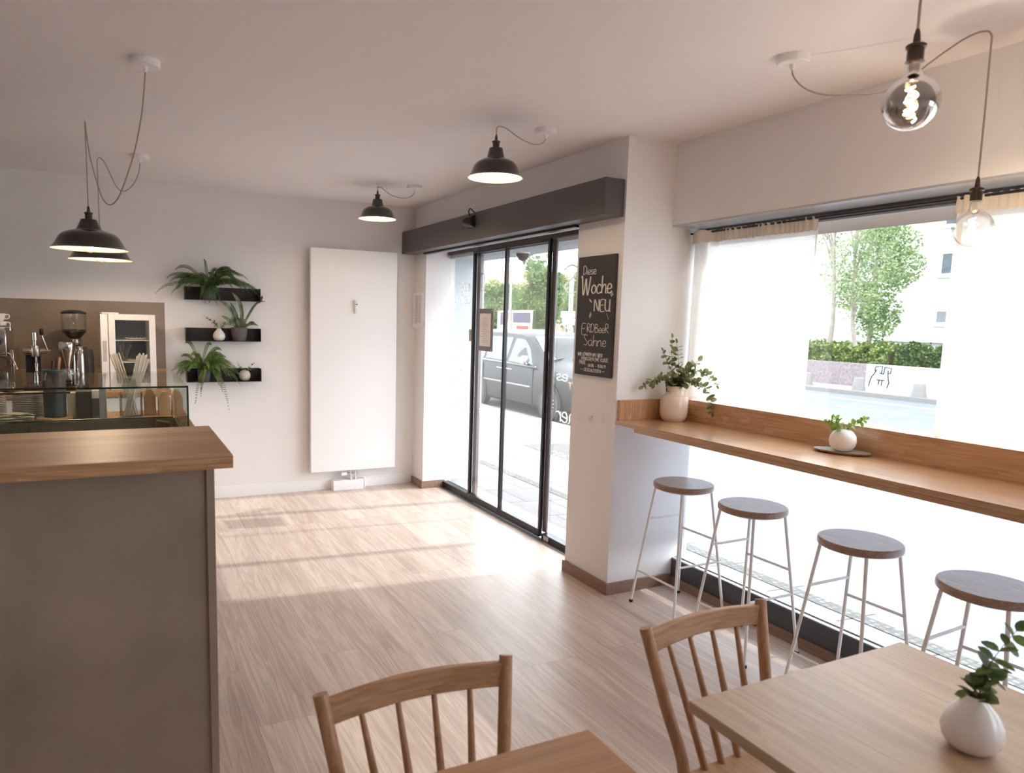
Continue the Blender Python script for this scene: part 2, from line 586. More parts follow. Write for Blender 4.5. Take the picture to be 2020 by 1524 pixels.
M['smoke_glass'] = glass_mat('smoked_mirror_glass', (0.50, 0.46, 0.44, 1), 0.30)
M['clear_bulb'] = glass_mat('clear_bulb_glass', (0.97, 0.96, 0.95, 1), 0.07)

# ================================================================ the room
YP, YD = -3.227, -2.766          # pillar front and door side
REAR, LEFT = -9.6, -4.9
H = 2.7
struct(MB().box(LEFT - .2, 0.52, REAR - .2, 0.0, -0.12, 0.0), 'floor', M['floor'], smooth=False)
struct(MB().box(LEFT - .2, 0.62, REAR - .2, 0.3, H, H + 0.2), 'ceiling', M['ceiling'], smooth=False)
struct(MB().box(LEFT - .2, 0.62, 0.0, 0.3, -0.3, H), 'wall_back', M['wall'], smooth=False)
struct(MB().box(LEFT - .2, LEFT, REAR, 0.0, -0.1, H), 'wall_left', M['wall'], smooth=False)
w = MB()
w.box(0, 0.3, -0.281, 0.0, -0.1, H)                     # stub beside the door
w.box(0, 0.25, YD, -0.281, 2.275, H)                     # over the door, inside
w.box(0, 0.62, YP, YD, -0.1, H)                          # pillar
w.box(0.35, 0.62, REAR, YP, 2.232, H)                    # over the shop window
w.box(0.35, 0.62, REAR - .2, REAR, -0.1, H)
w.cur = 1
w.box(0.3, 0.62, -0.281, 0.0, -0.1, H)
w.box(0.25, 0.62, YD, -0.281, 2.215, H)                  # over the door, outside
struct(w, 'wall_right', [M['wall'], M['facade']], smooth=False)
# the rear wall, behind the viewer
w = MB()
w.box(LEFT - .2, 0.35, REAR - .2, REAR, -0.1, H)
struct(w, 'wall_rear', plain('warm_white_wall_paint', srgb(220, 214, 210), .85, bump=.05, bscale=140), smooth=False)

# baseboards
b = MB()
for x0, x1 in ((LEFT, -0.001),):
    b.box(x0, x1, -0.014, 0.0, 0, 0.088)
    b.box(x0, x1, -0.010, 0.0, 0.088, 0.104)
struct(b, 'baseboard_back', M['white_paint'], bevel=0.003)
b = MB()
b.box(-0.015, 0, -0.281, -0.016, 0, 0.072)
b.box(-0.015, 0.232, -0.296, -0.281, 0, 0.072)
b.box(-0.015, 0, YP, YD + .012, 0, 0.072)
b.box(-0.015, 0.485, YP - .015, YP, 0, 0.072)
b.box(0.485, 0.5, REAR, YP, 0, 0.055)
struct(b, 'baseboard_right', M['brown_skirt'], bevel=0.0015)

# ---------------------------------------------------------------- stroke lettering
GL = {
 'a': (.55, [[(.48,.42),(.3,.52),(.08,.38),(.06,.12),(.22,0),(.4,.1),(.48,.45)], [(.48,.45),(.46,.1),(.56,0)]]),
 'b': (.5, [[(.08,1),(.06,.05)], [(.06,.3),(.25,.5),(.44,.35),(.4,.08),(.22,0),(.06,.1)]]),
 'c': (.45, [[(.42,.42),(.25,.52),(.06,.32),(.08,.06),(.25,0),(.44,.08)]]),
 'd': (.55, [[(.45,.4),(.28,.52),(.06,.34),(.08,.05),(.26,0),(.46,.14)], [(.5,1),(.46,.1),(.55,0)]]),
 'e': (.48, [[(.06,.22),(.42,.3),(.34,.5),(.16,.5),(.05,.25),(.12,.03),(.28,0),(.46,.1)]]),
 'f': (.4, [[(.44,.9),(.3,1),(.2,.8),(.16,.1),(.1,-.25)], [(.02,.5),(.36,.52)]]),
 'g': (.52, [[(.44,.42),(.26,.52),(.06,.36),(.1,.1),(.26,.06),(.42,.2),(.46,.45)], [(.46,.45),(.42,-.15),(.26,-.33),(.06,-.22)]]),
 'h': (.52, [[(.1,1),(.06,0)], [(.07,.25),(.26,.5),(.42,.42),(.42,.05),(.52,0)]]),
 'i': (.22, [[(.1,.48),(.08,.05),(.16,0)], [(.11,.68),(.13,.7)]]),
 'k': (.48, [[(.1,1),(.06,0)], [(.42,.5),(.1,.24),(.46,0)]]),
 'l': (.28, [[(.06,.1),(.22,.7),(.2,1),(.1,.95),(.08,.2),(.16,0),(.28,.08)]]),
 'm': (.8, [[(.06,.48),(.06,0)], [(.06,.25),(.22,.5),(.36,.4),(.36,0)], [(.36,.25),(.54,.5),(.68,.4),(.68,.05),(.78,0)]]),
 'n': (.54, [[(.06,.5),(.06,0)], [(.06,.25),(.26,.52),(.42,.4),(.42,.06),(.52,0)]]),
 'o': (.5, [[(.26,.5),(.08,.36),(.06,.12),(.24,0),(.42,.12),(.42,.38),(.26,.5),(.36,.46)]]),
 'r': (.42, [[(.08,.5),(.06,0)], [(.07,.26),(.22,.5),(.4,.46)]]),
 's': (.42, [[(.38,.44),(.22,.52),(.08,.4),(.2,.27),(.36,.16),(.26,0),(.04,.06)]]),
 't': (.38, [[(.2,.9),(.16,.12),(.24,0),(.38,.06)], [(.02,.58),(.36,.6)]]),
 'u': (.54, [[(.06,.5),(.06,.12),(.2,0),(.4,.14),(.44,.5)], [(.44,.5),(.42,.06),(.54,0)]]),
 'z': (.46, [[(.06,.48),(.4,.5),(.06,.02),(.44,.04)]]),
 'A': (.66, [[(.04,0),(.32,1),(.6,0)], [(.14,.36),(.52,.36)]]),
 'B': (.58, [[(.08,0),(.1,1)], [(.1,1),(.42,.9),(.38,.6),(.1,.54),(.48,.42),(.46,.08),(.08,0)]]),
 'D': (.64, [[(.1,.96),(.08,0)], [(0,.92),(.34,1),(.6,.7),(.52,.2),(.08,0)]]),
 'E': (.54, [[(.5,.98),(.1,.94),(.08,.02),(.5,0)], [(.1,.5),(.42,.54)]]),
 'F': (.5, [[(.5,1),(.1,.96),(.08,0)], [(.1,.5),(.4,.54)]]),
 'G': (.64, [[(.56,.84),(.34,1),(.08,.7),(.08,.26),(.3,0),(.56,.14),(.56,.46),(.36,.46)]]),
 'H': (.62, [[(.08,1),(.08,0)], [(.54,1),(.54,0)], [(.08,.5),(.54,.52)]]),
 'I': (.2, [[(.1,1),(.1,0)]]),
 'K': (.58, [[(.1,1),(.08,0)], [(.52,1),(.1,.46),(.56,0)]]),
 'L': (.48, [[(.1,1),(.08,.02),(.46,.02)]]),
 'M': (.76, [[(.06,0),(.12,1),(.38,.3),(.64,1),(.7,0)]]),
 'N': (.66, [[(.06,0),(.1,1),(.54,.02),(.58,1)]]),
 'O': (.68, [[(.34,1),(.08,.72),(.08,.26),(.34,0),(.6,.26),(.6,.72),(.34,1)]]),
 'P': (.54, [[(.08,0),(.1,1),(.44,.92),(.46,.6),(.1,.46)]]),
 'R': (.58, [[(.08,0),(.1,1),(.44,.92),(.44,.6),(.1,.5),(.54,0)]]),
 'S': (.56, [[(.5,.86),(.3,1),(.1,.82),(.26,.54),(.48,.3),(.34,.02),(.06,.1)]]),
 'T': (.52, [[(.26,1),(.26,0)], [(.02,.98),(.5,1)]]),
 'C': (.56, [[(.52,.86),(.32,1),(.08,.7),(.08,.28),(.3,0),(.54,.12)]]),
 'U': (.64, [[(.08,1),(.08,.24),(.3,0),(.54,.22),(.56,1)], [(.56,1),(.56,.05),(.64,0)]]),
 'W': (1.0, [[(.02,.96),(.1,1),(.2,.02),(.3,0),(.46,.8),(.5,.8),(.62,.02),(.72,0),(.92,1)]]),
 'Z': (.54, [[(.06,.98),(.5,1),(.06,.02),(.52,.02)]]),
 '0': (.5, [[(.25,1),(.06,.7),(.06,.28),(.25,0),(.44,.28),(.44,.7),(.25,1)]]),
 '1': (.32, [[(.04,.74),(.2,1),(.2,0)]]),
 '2': (.5, [[(.06,.8),(.25,1),(.44,.78),(.06,.02),(.46,.02)]]),
 '6': (.5, [[(.4,.98),(.12,.6),(.06,.24),(.24,0),(.44,.2),(.3,.46),(.08,.3)]]),
 '7': (.48, [[(.04,.98),(.44,1),(.18,0)], [(.1,.5),(.4,.52)]]),
 '9': (.5, [[(.44,.7),(.26,.52),(.06,.74),(.24,1),(.44,.74),(.36,0)]]),
 '-': (.46, [[(.06,.42),(.4,.44)]]),
 '.': (.2, [[(.09,.02),(.12,.05)]]),
 ',': (.2, [[(.12,.08),(.06,-.14)]]),
 ':': (.2, [[(.1,.42),(.12,.45)], [(.09,.04),(.12,.07)]]),
 ' ': (.34, []),
}
GL['\u00d6'] = (.68, GL['O'][1] + [[(.22,1.16),(.24,1.19)], [(.46,1.16),(.48,1.19)]])
GL['\u00dc'] = (.64, GL['U'][1] + [[(.2,1.16),(.22,1.19)], [(.44,1.16),(.46,1.19)]])


def write(mb, text, y0, y1, z0, z1, x, r=0.0018, slope=0.0, double=0.0, rough=0.0):
    """hand lettering on a plane of constant x; runs from y0 (start) to y1 (end), baseline z0, cap line z1"""
    W = sum(GL[c][0] for c in text)
    sx = (y1 - y0) / W
    h = z1 - z0
    cx = 0.0
    rnd = random.Random(text)
    for ch in text:
        wd, strokes = GL[ch]
        jz = rnd.uniform(-1, 1) * rough * h
        for st in strokes:
            for dd in ((0.0, double) if double else (0.0,)):
                pts = [(x, y0 + (cx + a + dd) * sx, z0 + jz + b * h + slope * (cx + a) / W * h) for a, b in st]
                pts = spline(pts, 3) if len(pts) > 2 else pts
                mb.tube(pts, r, 5)
        cx += wd


# ================================================================ sliding glass door
XD = 0.231
door = thing('door_1', 'automatic sliding glass door in black frames with white lettering', 'door', (XD, -1.5, 0), kind='structure')
mb = MB()
mb.box(XD - .012, XD + .02, -2.766, -0.283, 2.245, 2.275)
mb.box(XD + .02, XD + .06, -2.766, -0.283, 2.235, 2.26)
mb.box(-0.03, 0.02, -2.766, -0.281, 2.238, 2.274)  # dark strip standing in for the shaded gap under the operator beam
mb.box(XD - .02, XD + .05, -0.83, -0.283, 0.0, 0.058)
mb.box(XD - .02, XD + .05, -2.766, -2.13, 0.0, 0.05)
mb.build('frame', M['frame'], door, bevel=0.002)
mb = MB(); mb.box(XD + .028, XD + .034, -0.85, -0.285, 0.058, 2.245); mb.build('side_pane', M['glass'], door, smooth=False)
mb = MB(); mb.box(XD + .028, XD + .034, -2.764, -2.14, 0.05, 2.245); mb.build('side_pane', M['glass'], door, smooth=False)


def leaf_(ya, yb, wide, narrow):
    m_ = MB()
    m_.box(XD - .022, XD + .012, yb, ya, 0.012, 0.07)
    m_.box(XD - .012, XD + .012, yb, ya, 2.225, 2.245)
    m_.box(XD - .012, XD + .014, wide[0], wide[1], 0.07, 2.225)
    m_.box(XD - .014, XD + .014, narrow[0], narrow[1], 0.07, 2.225)
    lf = m_.build('sliding_leaf', M['frame'], door, bevel=0.002)
    g_ = MB(); g_.box(XD - .003, XD + .003, yb, ya, 0.06, 2.24); g_.build('pane', M['glass'], lf, smooth=False)
    return lf


lf1 = leaf_(-0.83, -1.428, (-0.862, -0.832), (-1.428, -1.416))
lf2 = leaf_(-1.434, -2.09, (-2.088, -2.062), (-1.446, -1.434))
mb = MB()
mb.box(XD + .016, XD + .045, -0.925, -0.864, 0.058, 2.235)
mb.build('stile', M['alu'], door, bevel=0.002)
mb = MB()
mb.box(XD + .0145, XD + .03, -2.14, -2.085, 0.05, 2.235)
mb.build('stile', M['stile_grey'], door, bevel=0.002)
mb = MB(); mb.box(XD - .06, XD + .1, -2.766, -0.283, 0.0, 0.006); mb.build('floor_track', M['steel'], door)
mb = MB(); mb.box(XD - .028, XD - .02, -2.24, -2.17, 0.01, 0.045); mb.build('floor_guide', M['steel'], door, bevel=0.002)
# white script on the outside of the side panes, seen from behind
mb = MB()
XL = XD + .037
for t_, ya, yb, z0, z1, r_ in (
        ('\u00d6ffnungs-', -0.98, -0.44, 1.90, 2.05, .0055), ('zeiten,', -0.70, -0.36, 1.79, 1.92, .005),
        ('Mo-', -0.90, -0.72, 1.64, 1.71, .005), ('Mi', -0.70, -0.57, 1.64, 1.71, .005), ('geschlossen', -0.53, -0.29, 1.645, 1.69, .0028),
        ('Do', -0.88, -0.77, 1.30, 1.38, .005), ('10-17h', -0.67, -0.36, 1.29, 1.375, .0048),
        ('Fr', -0.88, -0.76, 1.14, 1.215, .005), ('10-17h', -0.67, -0.34, 1.14, 1.215, .0048),
        ('Sa', -0.88, -0.76, 1.0, 1.07, .005), ('10-17h', -0.67, -0.36, 1.0, 1.07, .0048),
        ('So', -0.90, -0.77, 0.885, 0.945, .005), ('und 12-', -0.70, -0.35, 0.885, 0.945, .0045),
        ('Feiertags', -0.95, -0.56, 0.79, 0.85, .0045), ('16h', -0.50, -0.33, 0.79, 0.85, .0045)):
    write(mb, t_, ya, yb, z0, z1, XL, r_, rough=.05)
for t_, ya, yb, z0, z1 in (('S', -2.44, -2.19, 1.84, 2.04), ('rten', -2.52, -2.16, 1.55, 1.70), ('es', -2.32, -2.165, 1.22, 1.31), ('liner', -2.52, -2.18, 0.92, 1.06), ('cones', -2.56, -2.155, 0.64, 0.735)):
    write(mb, t_, ya, yb, z0, z1, XL, .0055, rough=.03)
mb.build('window_lettering', M['glass_paint'], door)
mb = MB(); mb.box(XD + .034, XD + .037, -0.80, -0.69, 1.45, 1.556); mb.build('tape_patch', plain('kraft_tape', srgb(196, 178, 152), .7), door)
mb = MB(); mb.box(XD + .024, XD + .027, -0.826, -0.80, 0.085, 0.17); mb.build('blue_sticker', plain('blue_sticker_print', srgb(60, 130, 180), .4), door)
mb = MB(); mb.sphere((XD - .02, -0.93, 2.262), .006, 10, 6); mb.build('indicator_lamp', plain('red_lens', srgb(170, 30, 28), .3), door)

# operator beam over the door
bm = MB()
bm.box(-0.138, -0.0005, -3.211, -0.001, 2.254, 2.462)
o = bm.build('door_operator_box', M['dark_metal'], bevel=0.003)
tag(o, 'long dark grey box beam above the sliding glass door', 'door operator')

t = thing('motion_sensor', 'small dark door sensor with a cable loop on the grey beam', 'sensor', (-0.138, -1.516, 2.393))
mb = MB()
mb.grid(10, 8, lambda u, v: (-0.1485 - .075 * math.sin(PI * v) ** .6 * (0.55 + .45 * math.sin(PI * u)), -1.516 + .062 * (0.5 - u) * 2, 2.393 - .045 + .09 * v))
mb.build('housing', M['black'], t, angle=60)
mb = MB(); mb.box(-.1485, -.1385, -1.58, -1.452, 2.345, 2.44); mb.build('back_plate', M['black'], t, bevel=.002)
mb = MB(); mb.tube(spline([(-.145, -1.50, 2.43), (-.16, -1.50, 2.47), (-.15, -1.505, 2.495), (-.13, -1.51, 2.48), (-.11, -1.51, 2.467)]), .004, 6); mb.build('cable', M['rubber'], t)

t = thing('dome_sensor', 'dark half dome sensor under the canopy outside the door', 'sensor', (0.45, -1.3, 2.2149))
mb = MB(); mb.lathe([(.052, 2.2149), (.056, 2.2), (.046, 2.172), (.026, 2.15), (.001, 2.142)], (0.45, -1.3, 0), 24); mb.build('dome', M['black'], t)
mb = MB(); mb.lathe([(.06, 2.2149), (.06, 2.205)], (0.45, -1.3, 0), 24); mb.build('mount_ring', M['white_paint'], t)

# notice on the sliding leaf
t = thing('notice_panel', 'taupe metal panel with a printed sheet screwed to the door glass', 'notice', (XD - .016, -1.114, 1.56))
mb = MB(); mb.box(XD - .02, XD - .014, -1.252, -.978, 1.379, 1.741); mb.build('panel', M['alu'], t, bevel=.004)
mb = MB(); mb.box(XD - .0215, XD - .0202, -1.215, -1.012, 1.42, 1.70); mb.build('paper_sheet', M['paper'], t)
mb = MB()
rnd = random.Random(3)
for i in range(14):
    hw = rnd.uniform(.03, .075)
    mb.box(XD - .0222, XD - .0214, -1.114 - hw, -1.114 + hw, 1.655 - i * .0155, 1.6575 - i * .0155)
mb.build('printed_lines', M['ink'], t)
for yy in (-1.24, -.99):
    for zz in (1.392, 1.728):
        mb = MB(); mb.lathe([(.006, 0), (.006, .003), (.003, .005)], mat=Matrix.Translation((XD - .02, yy, zz)) @ Matrix.Rotation(-PI / 2, 4, 'Y'), n=12); mb.build('screw', M['chrome'], t)

# small framed notice on the wall stub
t = thing('framed_notice', 'small white framed paper notice on wall left of the door', 'notice', (-.01, -.131, 1.72))
mb = MB()
for y0, y1, z0, z1 in ((-.247, -.016, 1.868, 1.893), (-.247, -.016, 1.553, 1.588), (-.247, -.222, 1.588, 1.868), (-.041, -.016, 1.588, 1.868)):
    mb.box(-.022, 0, y0, y1, z0, z1)
mb.build('frame', M['white_paint'], t, bevel=.002)
mb = MB(); mb.box(-.010, -.002, -.224, -.04, 1.586, 1.87); mb.build('paper_sheet', M['paper'], t)
mb = MB()
for i in range(16):
    for c_ in (0, 1):
        mb.box(-.0112, -.010, -.05 - c_ * .085 - rnd.uniform(.05, .07), -.05 - c_ * .085, 1.85 - i * .016, 1.854 - i * .016)
mb.build('printed_lines', M['ink'], t)

# ================================================================ shop window
win = thing('window_1', 'wide shop window above and below the bar, frosted lower part', 'window', (0.6, -6, 0.17), kind='structure')
mb = MB(); mb.box(.597, .603, REAR, YP, .165, 2.235); mb.build('pane', M['glass'], win, smooth=False)
mb = MB(); mb.box(.594, .5965, REAR, YP - .002, .29, 1.18); mb.build('frosted_film', M['frost'], win, smooth=False)
mb = MB(); mb.box(.50, .62, REAR, YP, .0, .165); mb.build('lower_frame', M['kerb'], win, bevel=.002)
mb = MB()
for x0, x1, z1 in ((.505, .53, .172), (.54, .585, .178)):
    mb.box(x0, x1, REAR, YP, .1645, z1)
mb.build('glazing_bead', plain('pale_aluminium', srgb(190, 194, 202), .3, .6), win, bevel=.001)
mb = MB(); mb.box(.352, .62, REAR, YP, 2.222, 2.2325); mb.build('soffit_plate', plain('zinc_soffit', srgb(196, 196, 202), .3, .35), win)
mb = MB(); mb.box(.565, .615, REAR, YP, 2.185, 2.222); mb.build('head_frame', M['kerb'], win, bevel=.002)
mb = MB(); mb.box(.66, .663, REAR, YP, 2.13, 2.24); mb.build('awning_valance', M['valance'], win, smooth=False)
mb = MB(); mb.tube([(.5, YP, 2.19), (.5, REAR, 2.19)], .006, 8); mb.build('curtain_rod', M['black'], win)


def curtain(y0, y1, label, seed, fold):
    """a gathered sheer panel hanging from the rod to the ledge"""
    L_ = abs(y1 - y0)
    rnd_ = random.Random(seed)
    ph = [rnd_.uniform(0, 6.28) for _ in range(8)]

    def wave(u, v):
        s_ = fold(u)
        q = 0.024 * math.sin(u * L_ * 22 + ph[0] + 1.2 * math.sin(u * 5 + ph[1])) + 0.008 * math.sin(u * L_ * 47 + ph[2])
        return s_ * q * (0.6 + 0.5 * v)
    t_ = thing('curtain', label, 'curtain', (.5, (y0 + y1) / 2, 1.2), 'sheer curtains on the shop window')
    m_ = MB()
    m_.grid(150, 24, lambda u, v: (.512 + wave(u, 1 - v), y0 + (y1 - y0) * (u + .012 * (1 - v) * math.sin(u * 9 + ph[3]) * (1 - u) * u * 4), 1.222 + (2.14 - 1.222) * v))
    if y0 > -4:
        # the gathered end lies in several layers
        for k_, (ua, ub) in enumerate(((0.0, .15), (0.0, .13), (.02, .12))):
            m_.grid(40, 24, lambda u, v: (.526 + .012 * k_ + wave((ua + (ub - ua) * u), 1 - v) * .8, y0 + (y1 - y0) * (ua + (ub - ua) * u), 1.222 + (2.14 - 1.222) * v))
    m_.build('cloth', M['curtain'], t_, angle=180)
    h_ = MB()
    h_.grid(260, 4, lambda u, v: (.50 + wave(u, 0) - .007 * math.sin(u * L_ * 190 + 2 * math.sin(u * 23)) * (1.0 if v not in (0,) else .6), y0 + (y1 - y0) * u, 2.13 + .068 * v + .003 * math.sin(u * L_ * 160 + 1)))
    h_.build('gathered_header', M['hem'], t_, angle=180)
    b_ = MB()
    b_.grid(150, 2, lambda u, v: (.511 + wave(u, 1), y0 + (y1 - y0) * u, 1.2015 + .022 * v))
    b_.build('bottom_hem', M['hem_thin'], t_, angle=180)
    s_ = MB()
    for u in (0.992, ) if y0 > -4.5 else (0.008,):
        s_.grid(1, 20, lambda a, v: (.510 + wave(u, 1 - v), y0 + (y1 - y0) * (u + (a - .5) * .009), 1.2 + .94 * v))
    s_.build('side_hem', M['hem_thin'], t_, angle=180)
    return t_


curtain(-3.245, -4.105, 'sheer white curtain beside the pillar, behind the big vase', 5, lambda u: 5.0 * max(0, 1 - u * 4.2) ** .7 + 0.45)
curtain(-4.765, -7.2, 'sheer white curtain behind the clear globe bulb, right of street view', 9, lambda u: 0.75)

# ================================================================ bar along the window
bar = thing('window_bar', 'long oak bar counter mounted along the shop window', 'bar counter', (0.2, -5.5, 1.05))
mb = MB(); mb.box(0.0, .445, REAR, YP - .001, 1.05, 1.075); mb.build('worktop', M['oak_bar'], bar, bevel=.0015)
mb = MB(); mb.box(0.003, .40, REAR, -3.40, 1.028, 1.0495); mb.build('apron_board', M['oak_bar'], bar, bevel=.0015)
mb = MB(); mb.box(.4455, .593, REAR, YP - .001, 1.05, 1.2); mb.build('upstand', M['oak_bar'], bar, bevel=.0015)
mb = MB(); mb.box(0.012, .445, YP - .022, YP - .001, 1.0752, 1.197); mb.build('end_board', M['oak_bar_z'], bar, bevel=.0015)

# ================================================================ chalkboard
t = thing('chalkboard', 'tall black chalkboard with German chalk lettering on the white pillar', 'chalkboard', (-.01, -2.99, 1.68))
mb = MB(); mb.box(-.018, 0, -3.183, -2.808, 1.32, 2.047); mb.build('board', M['chalkboard'], t, bevel=.002)
XC = -.0185
mb = MB()
write(mb, 'Diese', -2.862, -2.998, 1.938, 1.992, XC, .0022)
write(mb, 'Woche', -2.845, -3.16, 1.822, 1.925, XC, .0034, double=.035)
write(mb, 'NEU', -2.985, -3.15, 1.715, 1.785, XC, .0023, double=.07)
mb.build('chalk_heading', M['chalk'], t)
mb = MB()
write(mb, 'E', -2.868, -2.915, 1.572, 1.64, XC, .0020)
write(mb, 'RDBeeR', -2.925, -3.148, 1.586, 1.638, XC, .0020)
write(mb, 'Sahne', -2.895, -3.13, 1.505, 1.572, XC, .0020)
mb.build('chalk_flavour', M['chalk'], t)
mb = MB()
write(mb, 'WIR G\u00d6NNEN UNS \u00dcBER', -2.84, -3.10, 1.44, 1.46, XC, .0016, rough=.08)
write(mb, 'PFINGSTEN EINE KURZE', -2.88, -3.158, 1.413, 1.433, XC, .0016, rough=.08)
write(mb, 'PAUSE', -2.86, -2.93, 1.388, 1.41, XC, .0016)
write(mb, '06.06. - 10.06.19', -2.955, -3.135, 1.375, 1.394, XC, .0016, rough=.08)
write(mb, '-', -2.872, -2.905, 1.345, 1.368, XC, .0016)
write(mb, 'GESCHLOSSEN', -2.912, -3.09, 1.345, 1.364, XC, .0016, rough=.06)
write(mb, '-', -3.095, -3.13, 1.345, 1.366, XC, .0016)
mb.build('chalk_notice', M['chalk'], t)
mb = MB()
for y_, z_, dy, dz in ((-2.945, 1.778, -.022, -.012), (-3.155, 1.80, -.02, .014), (-2.952, 1.672, -.016, .026), (-3.125, 1.69, -.016, -.024)):
    mb = MB()
    for k in range(3):
        mb.tube([(XC, y_ + .004 * k, z_ + .006 * k), (XC, y_ + dy + .004 * k, z_ + dz + .006 * k)], .0016, 5)
    mb.build('chalk_ray', M['chalk'], t)

# three small coat hooks
for y_, z_, lb in ((-2.879, 1.046, 'small pale wall hook nearest the door below the chalkboard'), (-2.993, 1.051, 'small pale wall hook in the middle of three below the chalkboard'), (-3.112, 1.055, 'small pale wall hook nearest the pillar corner below the chalkboard')):
    mb = MB()
    mb.tube(spline([(0, y_, z_ + .012), (-.016, y_ - .002, z_ + .010), (-.022, y_ - .006, z_ - .004), (-.012, y_ - .012, z_ - .012), (-.006, y_ - .02, z_ - .006)]), .0028, 7)
    mb.lathe([(.009, 0), (.009, .003), (.005, .005)], mat=Matrix.Translation((0, y_, z_ + .012)) @ Matrix.Rotation(-PI / 2, 4, 'Y'), n=12)
    tag(mb.build('wall_hook', M['matte_white']), lb, 'hook', 'hooks on the pillar')

# ================================================================ radiator
t = thing('radiator', 'tall flat white panel radiator on the back wall', 'radiator', (-.635, -.1, .19))
mb = MB(); mb.box(-1.05, -.221, -.106, -.096, .192, 2.255); mb.build('front_panel', M['radiator'], t, bevel=.004)
mb = MB(); mb.box(-1.046, -.225, -.096, -.045, .196, 2.252); mb.build('body', M['radiator'], t, bevel=.003)
for x_ in (-.9, -.37):
    for z_ in (.4, 2.0):
        mb = MB(); mb.box(x_ - .02, x_ + .02, -.045, -.0005, z_ - .03, z_ + .03); mb.build('wall_bracket', M['white_paint'], t)
mb = MB(); mb.box(-.645, -.612, -.132, -.106, 1.676, 1.796); mb.box(-.642, -.615, -.136, -.132, 1.68, 1.792); cnt = mb.build('heat_meter', M['white_paint'], t, bevel=.003)
mb = MB(); mb.box(-.637, -.618, -.1368, -.1358, 1.754, 1.762); mb.box(-.636, -.632, -.1368, -.1358, 1.742, 1.746); mb.build('display', M['black'], cnt)
vb = MB()
for x_ in (-.66, -.615):
    vb.tube([(x_, -.07, .196), (x_, -.07, .10)], .008, 10)
    vb.lathe([(.014, .135), (.014, .16)], (x_, -.07, 0), 6)
    vb.lathe([(.012, .10), (.012, .118)], (x_, -.07, 0), 8)
vb.tube([(-.70, -.07, .152), (-.59, -.07, .152)], .008, 10)
vb.build('pipe_valve', M['chrome'], t)
mb = MB(); mb.lathe([(.016, 0), (.018, .01), (.018, .05), (.012, .056)], mat=Matrix.Translation((-.70, -.07, .152)) @ Matrix.Rotation(-PI / 2, 4, 'Y'), n=16); mb.build('thermostat_knob', M['white_paint'], t)
mb = MB(); mb.box(-.835, -.535, -.10, -.014, 0, .098); mb.box(-.53, -.52, -.098, -.014, 0, .098)
tag(mb.build('pipe_cover', M['white_paint'], bevel=.004), 'low white box covering the pipes below the radiator', 'pipe cover')

# ================================================================ pendant lamps
def point(name, loc, e, r, parent=None, col=(1.0, 0.83, 0.62)):
    d = bpy.data.lights.new(name, 'POINT')
    d.energy = e
    d.color = col
    d.shadow_soft_size = r
    o = bpy.data.objects.new(name, d)
    C.objects.link(o)
    if parent:
        o.parent = parent
        o.location = Vector(loc) - WL[parent]
    else:
        o.location = loc
    return o


def rose(t, x, y):
    mb = MB()
    mb.lathe([(.060, H), (.060, H - .024), (.056, H - .028), (.012, H - .029), (.009, H - .046), (.0065, H - .05)], (x, y, 0), 32)
    mb.build('ceiling_rose', M['white_paint'], t)


def socket(t, x, y, ztip, zbot):
    """cord grip, flange and lamp holder"""
    h = ztip - zbot
    mb = MB()
    mb.lathe([(.004, ztip), (.007, ztip - .012), (.0085, ztip - .4 * h), (.020, ztip - .47 * h), (.0225, ztip - .5 * h), (.0225, ztip - .57 * h), (.0185, ztip - .6 * h), (.0185, zbot + .004), (.021, zbot)], (x, y, 0), 24)
    mb.build('lamp_holder', M['brass'], t)


def hook(t, x, y):
    mb = MB()
    mb.lathe([(.007, H), (.007, H - .004)], (x, y, 0), 12)
    mb.tube(spline([(x, y, H - .002), (x, y, H - .014), (x + .008, y, H - .022), (x, y, H - .03), (x - .007, y, H - .022)]), .0016, 6)
    mb.build('ceiling_hook', M['white_paint'], t)


